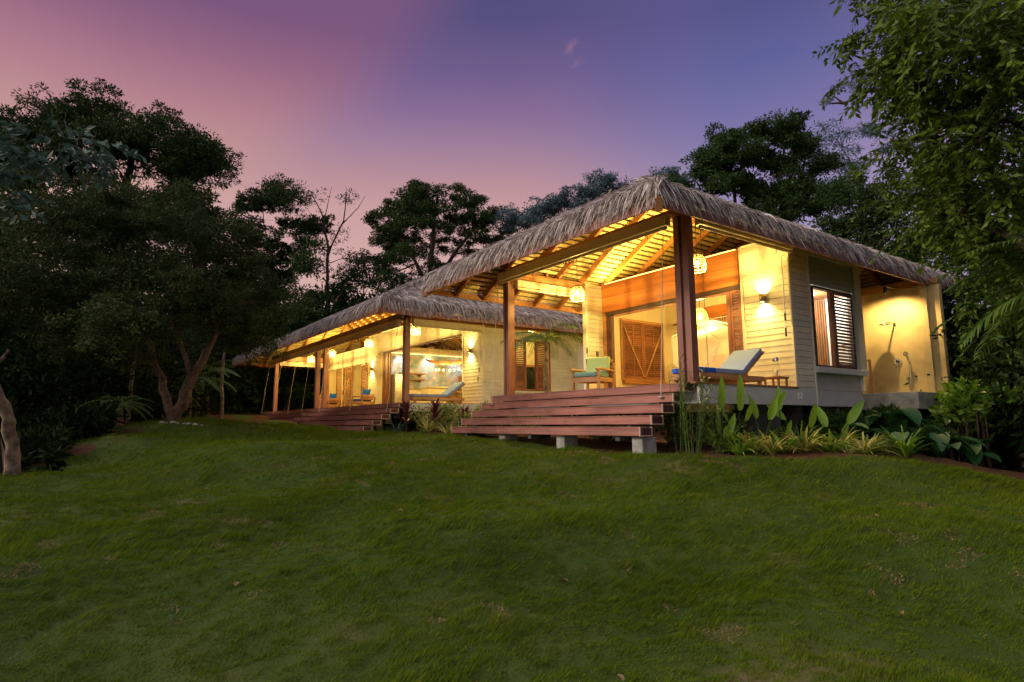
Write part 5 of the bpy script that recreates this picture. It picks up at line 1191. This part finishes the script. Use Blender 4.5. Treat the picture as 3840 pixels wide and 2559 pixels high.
# -------------------------------------------------------------------- trees
def tree(name, label, trunks, clumps, r, nleaf, L, W_, leafm, seed, barkm='bark', group=None, flat=.7, sub=14, sig=.16, droop=0., cat='tree', rvar=.3, limb_r=.06, base=None, twig=3, spray=0.):
    """trunks: polylines of (x, y, z, radius); clumps: centres of leafy masses, each fed by a limb from the nearest trunk point"""
    rng = np.random.default_rng(seed); b0 = V(trunks[0][0][:3]) if base is None else V(base)
    t = thing(name, label, cat, b0, group); wd = MB(); nodes = []
    for tr in trunks:
        pts = [V(p[:3]) for p in tr]; rad = [p[3] for p in tr]; P2, R2 = [], []
        for i in range(len(pts)-1):
            for k in range(4):
                f = k/4; P2.append(pts[i].lerp(pts[i+1], f)+V(rng.normal(size=3)*rad[i]*.25*(0 if i+k == 0 else 1))); R2.append((rad[i]*(1-f)+rad[i+1]*f)*(1.5 if i+k == 0 else 1)*rng.uniform(.92, 1.08))
        P2.append(pts[-1]); R2.append(rad[-1]); v0 = len(wd.v); wd.tube(P2, R2, 12)
        for q in range(v0, len(wd.v)):
            c_ = V(P2[min((q-v0)//12, len(P2)-1)]); d_ = V(wd.v[q])-c_; wd.v[q] = tuple(c_+d_*rng.uniform(.86, 1.14))
        nodes += list(zip(P2[2:], R2[2:]))
    PP, DD = [], []
    for c in clumps:
        rr = r*(c[3] if len(c) > 3 else 1)*rng.uniform(1-rvar, 1+rvar); c = V(c[:3])
        nd = min(nodes, key=lambda q: (q[0]-c).length+max(0, q[0].z-c.z)*1.5); a, ra = nd
        ra = min(ra*.6, limb_r); m = a.lerp(c, .5)+V(rng.normal(size=3)*.12*(c-a).length)*.8+V((0,0,.06*(c-a).length))
        q1 = a.lerp(m, .5)+V(rng.normal(size=3)*.05*(c-a).length); q2 = m.lerp(c, .5)+V(rng.normal(size=3)*.05*(c-a).length)
        wd.tube([a, q1, m, q2, c], [ra, ra*.8, ra*.6, ra*.45, ra*.25], 6, False); nodes += [(m, ra*.6), (q2, ra*.4)]
        u = rng.normal(size=(sub, 3)); u /= np.linalg.norm(u, axis=1, keepdims=True); u *= rng.uniform(.35, 1, sub)[:, None]
        sc_ = np.array(c)+u*np.array([rr, rr, rr*flat])
        for k in range(min(twig, sub)):
            e = V(sc_[k]); wd.tube([q2, q2.lerp(e, .55)+V((0,0,.05*rr)), e], [ra*.35, ra*.22, ra*.08], 5, False)
        per = max(1, nleaf//sub)
        for k in range(sub if spray else 0):
            p0 = sc_[k]; dv = u[k]*.8+rng.normal(size=3)*.35+np.array([0, 0, -.35]); dv /= np.linalg.norm(dv); Ls = spray*rng.uniform(.6, 1.2)
            wd.tube([V(p0), V(p0+dv*Ls*.5), V(p0+dv*Ls+np.array([0, 0, -.12*Ls]))], [.006, .004, .002], 4, False)
            tt = np.linspace(.1, 1, per); sd = np.cross(dv, (0, 0, 1.)); sd /= np.linalg.norm(sd)+1e-6
            PP.append(p0+dv*(Ls*tt)[:, None]+np.array([0, 0, -.12*Ls])*(tt**2)[:, None]); sg = np.where(np.arange(per) % 2 == 0, 1, -1)
            DD.append(dv*.7+sd*sg[:, None]*.95+np.array([0, 0, -droop*.5])+rng.normal(size=(per, 3))*.22)
        for k in range(0 if spray else sub):
            g_ = rng.normal(size=(per, 3)); g_ *= (rng.random(per)**.45*2.0/np.linalg.norm(g_, axis=1))[:, None]; g_ = g_*np.array([1, 1, .6])*rr*sig*rng.uniform(.6, 1.4); PP.append(sc_[k]+g_)
            DD.append(g_/(rr*sig)+rng.normal(size=(per, 3))*.7+u[k]*.4+np.array([0, 0, -droop]))
    P, D = np.concatenate(PP), np.concatenate(DD); n = len(P)
    wd.build('trunk', M[barkm], t)
    cloud('crown', M[leafm], P, D, L*rng.uniform(.5, 1.35, n), W_*rng.uniform(.7, 1.2, n), t, rng=rng)
    return t
def spread(cs, n, s, seed):
    rng = np.random.default_rng(seed); out = []
    for c in cs:
        out.append(c)
        for _ in range(n): out.append((c[0]+rng.normal()*s, c[1]+rng.normal()*s, c[2]+rng.normal()*s*.6))
    return out
tree('broad_tree', 'big dull olive tree with two leaning trunks and a row of stones at its foot', [[(-19.39,2.3,-.1,.17), (-19.2,2.5,.7,.15), (-18.9,2.7,1.5,.12), (-18.5,3.1,2.5,.08), (-18.3,2.9,3.6,.05)], [(-19.3,2.25,.1,.13), (-19.5,2.0,1.0,.10), (-19.6,1.57,2.3,.075), (-19.4,.9,3.6,.07), (-19.6,.7,5.2,.04)], [(-19.0,2.6,1.4,.07), (-19.0,2.1,2.8,.06), (-19.2,1.9,4.2,.05)]],
     spread([(-20.31,.37,6.3), (-20.24,-1.04,5.5), (-19.3,1.24,5.49), (-18.25,2.71,5.48), (-19.15,.04,4.05), (-19.48,-1.2,3.71), (-18.28,2.16,3.93), (-18.87,3.8,4.52), (-18.04,1.01,2.9), (-18.52,2.89,3.2), (-19.02,-.32,2.75), (-19.04,3.91,3.2), (-20.5,5.0,3.4)], 6, .8, 1), .85, 1300, .095, .04, 'leaf_grey', 11, 'bark_warm', sub=26, sig=.12)
tree('tall_tree', 'tallest dark tree at the back left, standing above the olive tree against pink sky', [[(-28.4,1.3,0,.35), (-28.2,1.2,4,.28), (-28.0,1.0,8,.2), (-27.8,1.2,11,.1)]],
     spread([(-29.23,-2.05,11.4), (-29.55,-1.02,12.2), (-29.87,.14,12.6), (-28.98,1.54,12.0), (-26.9,2.6,11.3), (-26.6,3.3,10.4), (-26.03,2.79,10.1), (-27.2,1.11,10.8), (-27.48,-.95,10.2), (-27.41,-2.42,9.5), (-26.8,3.2,8.6), (-26.8,3.4,7.6), (-27,1.5,7.5), (-27.5,-.5,7.8)], 6, .85, 2), .92, 1150, .14, .062, 'leaf_dark', 12, sub=20, sig=.13)
tree('lichen_tree', 'leaning pale lichen spotted trunk at the left edge with broad pale leaves above', [[(-12.24,-.69,gz(-12.24,-.69)-.15,.10), (-12.2,-.75,-.1,.085), (-12.05,-.9,.4,.08), (-11.95,-1.1,.95,.075), (-12.3,-1.8,1.7,.07), (-13.5,-2.0,3.6,.08), (-15.2,-1.6,5.6,.05)], [(-11.97,-1.06,.85,.035), (-11.82,-.92,1.0,.025), (-11.85,-.86,1.15,.012)]],
     [(-16.4,-1.7,5.9), (-16.0,-1.0,5.9), (-16.1,-.4,6.15), (-16.3,.1,6.3), (-16.6,-2.4,5.4), (-16.5,-1.6,5.0)], .5, 130, .24, .12, 'leaf_pale', 13, 'bark_pale', droop=.6, sub=12, spray=.55, twig=0)
tree('mid_tree', 'loose dark tree at the left end of the farther villa, joining the tall ones', [[(-44.02,10.37,0.43,0.355), (-44.02,10.51,5.68,0.284), (-44.16,10.79,11.36,0.17)]],
     spread([(-43.51,9.34,15.48), (-44.09,10.95,15.76), (-44.56,12.99,14.63), (-44.13,9.02,13.35), (-44.29,11.45,12.64), (-43.88,9.94,10.93), (-43.88,8.52,9.23), (-44.3,11.36,9.37)], 6, 1.1, 3), 1.1, 900, .2, .085, 'leaf_dark', 14, sub=18, sig=.12)
tree('sparse_tree', 'half bare gnarled tree with twisting limbs behind the farther villa', [[(-43.69,14.72,1.32,0.174), (-43.43,14.52,8.71,0.134), (-43.2,14.4,12.67,0.103), (-43.2,13.83,15.31,0.047), (-43.69,13.07,17.03,0.02)], [(-43.2,14.4,12.41,0.071), (-42.35,15.18,14.78,0.047), (-41.98,15.18,16.63,0.024), (-41.71,15.05,17.16,0.012)], [(-42.37,15.18,14.65,0.04), (-41.58,15.97,15.71,0.024), (-41.32,16.37,16.63,0.012)], [(-43.2,13.99,14.52,0.04), (-42.77,14.12,16.1,0.024), (-42.9,14.39,17.42,0.01)]],
     [(-43.96,12.67,17.03), (-43.82,12.28,16.1), (-43.3,13.46,16.1), (-43.43,12.94,14.52), (-41.84,15.44,16.37,0.6), (-42.77,14.78,13.73), (-43.82,13.73,12.67), (-42.77,15.71,12.14), (-44.22,14.39,11.22), (-42.5,15.84,10.56)], 1.25, 200, .2, .08, 'leaf_dark', 15, sub=14, twig=8, limb_r=.045)
rng = np.random.default_rng(9); canopy = []
for k in range(135):                                        # a shallow dome of separate leafy layers
    a = rng.uniform(0, 6.283); q = rng.uniform(.1, 1)**.55; lay = rng.uniform(0, 1)
    zt = 16.5-3.6*q*q-lay*3.4*(1-.45*q); canopy.append((-35.3+.95*5.0*q*math.cos(a), 19.4+5.0*q*math.sin(a), zt))
for k in range(46): canopy.append((-35+rng.uniform(-3,3), 18.8+rng.uniform(-4.5,4.5), rng.uniform(6, 11.5)))
tree('umbrella_tree', 'wide flat topped tree with open layered branches behind the gap between the villas', [[(-36.7,19.3,0,.45), (-36.5,19.2,6,.32), (-36.2,19,9.5,.24), (-35.6,19,13,.13), (-35.5,19.2,15.5,.06)], [(-36.3,19,9,.16), (-37,17.5,12.5,.09), (-37.6,16.4,14.8,.04)], [(-36.2,19,9.3,.16), (-34.6,20.6,12,.1), (-33.5,21.8,14,.05)]],
     canopy, .72, 480, .16, .07, 'leaf_dark', 16, flat=.4, sub=14, sig=.15, twig=6, limb_r=.10)
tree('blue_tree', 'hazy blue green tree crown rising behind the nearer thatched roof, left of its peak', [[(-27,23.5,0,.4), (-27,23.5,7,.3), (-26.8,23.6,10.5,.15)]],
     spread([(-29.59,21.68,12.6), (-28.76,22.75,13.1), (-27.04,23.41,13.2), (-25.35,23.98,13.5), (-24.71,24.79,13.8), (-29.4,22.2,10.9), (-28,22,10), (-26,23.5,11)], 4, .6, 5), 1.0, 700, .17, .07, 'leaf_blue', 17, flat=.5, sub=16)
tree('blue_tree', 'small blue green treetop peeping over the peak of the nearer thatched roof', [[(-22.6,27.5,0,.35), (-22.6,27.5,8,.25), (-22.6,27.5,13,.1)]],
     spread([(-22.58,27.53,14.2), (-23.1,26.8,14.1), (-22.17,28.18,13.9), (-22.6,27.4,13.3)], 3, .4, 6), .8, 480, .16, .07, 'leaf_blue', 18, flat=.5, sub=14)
tree('branching_tree', 'green tree with many visible upright limbs behind the right roof slope', [[(-14.4,23.2,-.8,.3), (-14.3,23.2,4,.24), (-14.2,23.1,7.6,.13), (-14.3,22.9,9.0,.05), (-14.35,22.7,10.8,.012)], [(-14.2,23.1,7,.12), (-13.7,23.6,9.3,.08), (-13.2,23.7,11.6,.04)], [(-14.2,23.1,6.6,.12), (-14.8,22.3,9.2,.07), (-14.7,22.0,11.5,.03)], [(-14.2,23.2,6.8,.1), (-13.1,24.2,9,.06), (-12.8,24.5,11,.03)]],
     spread([(-15.1,21.41,10.9), (-14.54,21.94,11.9), (-13.88,22.83,12.2), (-13.21,23.72,12.3), (-12.76,24.52,11.5), (-15.22,21.49,9.9), (-14.26,22.63,11.2), (-13.42,23.85,10.9), (-12.82,24.78,10.4), (-15.4,21.4,9.2), (-12.26,24.21,8.9), (-13.5,23.8,8.2), (-14.9,22.3,8.2), (-14.2,23.2,9.8), (-13.6,23.6,9.6), (-12.9,24.6,9.4), (-14.6,22.4,10.4)], 8, .65, 7), .55, 460, .15, .062, 'leaf_mid', 19, flat=.55, sub=18, twig=8, limb_r=.055, sig=.15)
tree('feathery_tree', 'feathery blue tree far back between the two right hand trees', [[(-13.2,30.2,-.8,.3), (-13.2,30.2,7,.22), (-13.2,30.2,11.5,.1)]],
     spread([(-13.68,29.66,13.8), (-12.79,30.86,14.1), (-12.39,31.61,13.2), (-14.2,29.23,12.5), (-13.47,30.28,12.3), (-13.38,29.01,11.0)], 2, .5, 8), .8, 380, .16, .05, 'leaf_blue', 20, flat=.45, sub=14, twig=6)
tree('dense_tree', 'dense dark green tree close behind the right end of the nearer roof', [[(-8.6,20.4,-1,.25), (-8.5,20.3,3,.2), (-8.4,20.2,5.5,.1)]],
     spread([(-9.65,19.9,6.5), (-8.64,19.9,6.7), (-8.26,19.97,6.1), (-7.88,20.69,5.3), (-9.5,20.2,5.8), (-7.5,19.8,6.5), (-7.43,19.98,4.2), (-6.9,20.6,5.2), (-8.9,20.8,5)], 3, .5, 9), .72, 620, .13, .055, 'leaf_mid', 21, sub=16)
near = [(-3.25,8.8,5.5), (-2.95,8.65,5.2), (-2.55,8.31,4.9), (-2.28,8.71,4.79), (-1.89,8.45,4.56), (-3.45,9.4,5.18), (-2.92,8.72,4.66), (-2.68,9.11,4.43), (-2.19,8.97,4.26), (-3.30,9.71,4.48), (-3.06,9.53,4.05), (-2.58,9.39,3.81), (-2.17,9.14,3.62), (-3.36,10.09,3.59), (-2.9,9.93,3.27), (-2.42,9.76,3.18), (-3.66,10.64,3.12), (-3.19,10.51,2.76), (-2.69,10.37,2.66), (-2.99,10.92,2.25), (-2.83,11.27,1.68), (-2.2,9.6,5.4), (-2.6,9.6,6.0), (-3.2,9.4,6.2), (-1.6,9.2,3.6), (-1.5,9.6,2.8), (-1.9,10.4,2.2), (-2.5,9.9,4.6), (-3.0,10.2,5.0)]
tree('leafy_tree', 'large broad leaved tree filling the upper right corner, hanging over the roof end', [[(-1.2,11.2,-1.5,.22), (-1.3,11.0,.6,.19), (-1.6,10.6,2.4,.15), (-2.1,10.0,4.0,.10), (-2.6,9.4,5.2,.05)], [(-1.4,10.9,1.4,.09), (-2.41,9.97,2.3,.06), (-2.9,10.07,2.7,.04), (-3.46,10.08,3.05,.025)], [(-1.9,10.2,3.4,.08), (-2.25,9.51,3.77,.05), (-2.75,9.16,3.85,.03), (-3.13,9.2,4.3,.02)]],
     spread(near, 4, .27, 10), .40, 150, .125, .052, 'leaf_near', 22, droop=.6, sub=11, sig=.26, flat=.8, limb_r=.03, spray=.42, twig=0)
tree('gnarled_tree', 'bare twisting limb with small leaf tufts reaching left beside the leafy tree', [[(-4.6,19.6,-1,.28), (-5,19.4,3,.24), (-5.8,18.9,6.5,.18), (-6.5,18.4,8.4,.12), (-6.62,18.15,9.2,.08), (-6.65,17.97,9.61,.06), (-6.99,17.46,9.85,.045), (-7.14,17.2,9.97,.035), (-7.38,16.85,10.1,.02)], [(-6.5,18.3,8.7,.08), (-6.85,17.81,9.13,.06), (-7.21,17.32,9.07,.05), (-7.6,16.85,8.75,.035), (-7.81,16.55,8.74,.02)], [(-7.6,16.85,8.74,.03), (-7.75,16.65,8.95,.02), (-7.72,16.6,9.2,.01)]],
     [(-7.67,16.68,9.2,.8), (-7.45,16.95,9.25,.8), (-7.2,17.3,9.45,.7), (-7.9,16.5,8.85,.5), (-6.9,17.7,9.6), (-6.6,18.0,9.9), (-6.4,18.3,9.5), (-6.9,17.8,9.0,.6), (-6.2,18.5,8.8), (-6.0,18.6,9.4), (-5.8,18.8,8.2)], .34, 110, .1, .035, 'leaf_blue', 23, flat=.4, sub=10, twig=5, limb_r=.025, sig=.2)
# the wood behind: simple full trees, each of its own height
back = [(-36,-3,9,'leftmost backdrop tree behind the tall one'), (-33,3,7.5,'backdrop tree in the dark gap right of the big trunks'), (-38,6,8,'backdrop tree behind the loose dark tree'), (-40,11,11.0,'backdrop tree behind the half bare one'), (-42,16.5,11,'backdrop tree left of the flat topped tree'), (-38,24,11,'backdrop tree right of the flat topped tree'), (-31,27,8.5,'backdrop tree below the hazy blue crown'), (-18,29,8,'backdrop tree hidden mostly by the thatched peak'), (-11,26,6.8,'backdrop tree behind the dense one on the right'), (-6,24,6.2,'backdrop tree behind the shower wall'), (-3,20,5.5,'backdrop tree in the dark wood right of the shower'), (-4.6,19.2,8.5,'tall dark backdrop tree behind the big leafy one'), (-1.5,15.5,7.5,'dark backdrop tree at the right edge behind the leafy one'), (0,17,5,'rightmost backdrop tree behind the palm'), (-30,-8,8,'backdrop tree at the far left edge'), (-27,-2.5,9,'backdrop tree filling the gap in the tall left crown'), (-25.5,1.0,8,'backdrop tree right behind the big olive crown'), (-24,-3.6,6.5,'shaded tree left of the big olive one'), (-44,20,12,'tallest backdrop tree behind the farther villa')]
for i, (x, y, h, lab) in enumerate(back):
    rng = np.random.default_rng(100+i); z0 = gz(x, y); cl = []
    for k in range(26):
        f = rng.uniform(.12, 1); rad = 2.6*(1-.55*abs(f-.5)); a = rng.uniform(0, 6.28); cl.append((x+math.cos(a)*rad*rng.uniform(.2, 1), y+math.sin(a)*rad*rng.uniform(.2, 1), z0+h*f))
    tree('forest_tree', lab, [[(x, y, z0-.2, .18), (x+.2, y, z0+h*.4, .12), (x+.1, y+.2, z0+h*.8, .025)]], cl, 1.15, 420, .24, .1, 'leaf_dark' if i % 3 else 'leaf_mid', 200+i, group='trees of the wood behind the villas', sub=14, sig=.2, twig=2)
tk = [(-24.0,.9,2.6,'pale straight trunk left of the cycad'), (-22.4,1.45,2.4,'thin dark trunk directly behind the cycad'), (-28.3,5.1,4.2,'slender trunk in the dark gap right of the big tree'), (-26.5,-.4,3,'slim trunk in the shade at the far left'), (-6.2,19.2,3.4,'slim trunk in the dark wood right of the shower'), (-5.2,17.4,1.9,'thin pole like trunk right of the staked shrub'), (-4.5,16.6,1.6,'thinnest pale trunk near the right edge'), (-3.9,17.6,3,'dark trunk close to the right edge')]
for i, (x, y, h, lab) in enumerate(tk):
    z0 = gz(x, y); tree('slender_tree', lab, [[(x, y, z0-.1, .075 if i < 4 else .05), (x+.06, y-.05, z0+h*.5, .06 if i < 4 else .04), (x+.1, y+.05, z0+h, .04 if i < 4 else .03)]], [(x+random.uniform(-.8,.8), y+random.uniform(-.8,.8), z0+h+random.uniform(-.3,1.2)) for _ in range(7)], .7, 170, .16, .07, 'leaf_dark', 300+i, 'bark_pale', 'slender trunks in the wood', sub=9)
# countless low growth under the trees
rng = np.random.default_rng(77); P = []
def under(cx, cy, sx, sy, n, h):
    x = cx+rng.uniform(-sx, sx, n); y = cy+rng.uniform(-sy, sy, n); k = soil(x, y) > .55; x, y = x[k], y[k]
    hh = h*(.35+.9*vnoise(x, y, .6, 31)); return np.stack([x, y, ground(x, y)+rng.random(len(x))**.8*hh], 1)
P = np.concatenate([under(-27, -2, 6, 5, 26000, 2.4), under(-31, 5, 5, 4, 16000, 2.6), under(-38, 10, 3, 8, 12000, 3.0), under(-33, 22, 8, 4, 9000, 2.5), under(-3, 19.5, 5, 3.6, 26000, 2.2), under(1.0, 15.5, 3, 3, 7000, 1.6), under(-12, 22, 6, 3, 7000, 2.0), under(-20, -3, 3, 1.8, 9000, 1.4), under(-17, -4, 3, 2, 8000, 1.2), under(-16.3, -1.7, 3.2, 1.6, 14000, .4), under(-19.5, -.2, 2, 1.2, 5000, .7), under(-24, 20, 14, 2.5, 26000, 2.4), under(-8, 21.5, 8, 2, 12000, 2.2)])
P = P[~((P[:, 0] > -38) & (P[:, 0] < -18.5) & (P[:, 1] > -.16*P[:, 0]) & (P[:, 1] < 17))]       # keep clear of the long steps
D = rng.normal(size=P.shape)+np.array([0, 0, .5])
u = rng.uniform(0, 1, 90000); ang = YAW+math.radians(52)-u*math.radians(108); rad = rng.uniform(42, 54, len(u)); x, y = -rad*np.sin(ang), rad*np.cos(ang)
top = 3.5+6.5*vnoise(x, y, .13, 41)+2*vnoise(x, y, .6, 42); top = np.where(ang < YAW-.12, top*.62, top)
Pf = np.stack([x, y, np.minimum(ground(x, y), 1)+rng.random(len(x))*top], 1)
o = cloud('distant_wood', M['leaf_dark'], Pf, rng.normal(size=Pf.shape), rng.uniform(.5, 1.0, len(Pf)), rng.uniform(.2, .4, len(Pf)), rng=rng); kind(o, 'stuff'); tag(o, 'far dark mass of wood closing the view behind everything', 'wood')
o = cloud('undergrowth', M['leaf_under'], P, D, rng.uniform(.14, .34, len(P)), rng.uniform(.05, .11, len(P)), rng=rng); kind(o, 'stuff'); tag(o, 'tangled undergrowth on the floor of the wood, tree shade painted into its leaves', 'undergrowth')
for i, (x, y, h, lab) in enumerate([(-25.2,-.9,1.1,'low palm in the shade at the left, nearest the lichen trunk'), (-26.8,1.6,1.5,'low palm behind the cycad'), (-27.6,3.8,1.8,'low palm in the dark gap right of the big tree'), (-31.0,4.6,2.2,'banana like palm left of the farther villa roof end'), (-5.2,18.6,1.3,'low palm in the dark wood right of the shower')]):
    palm(lab, G3(x, y), h, 12, 1.9, 400+i, name='understorey_palm', el0=.9, leaf=.3)['group'] = 'palms under the trees'
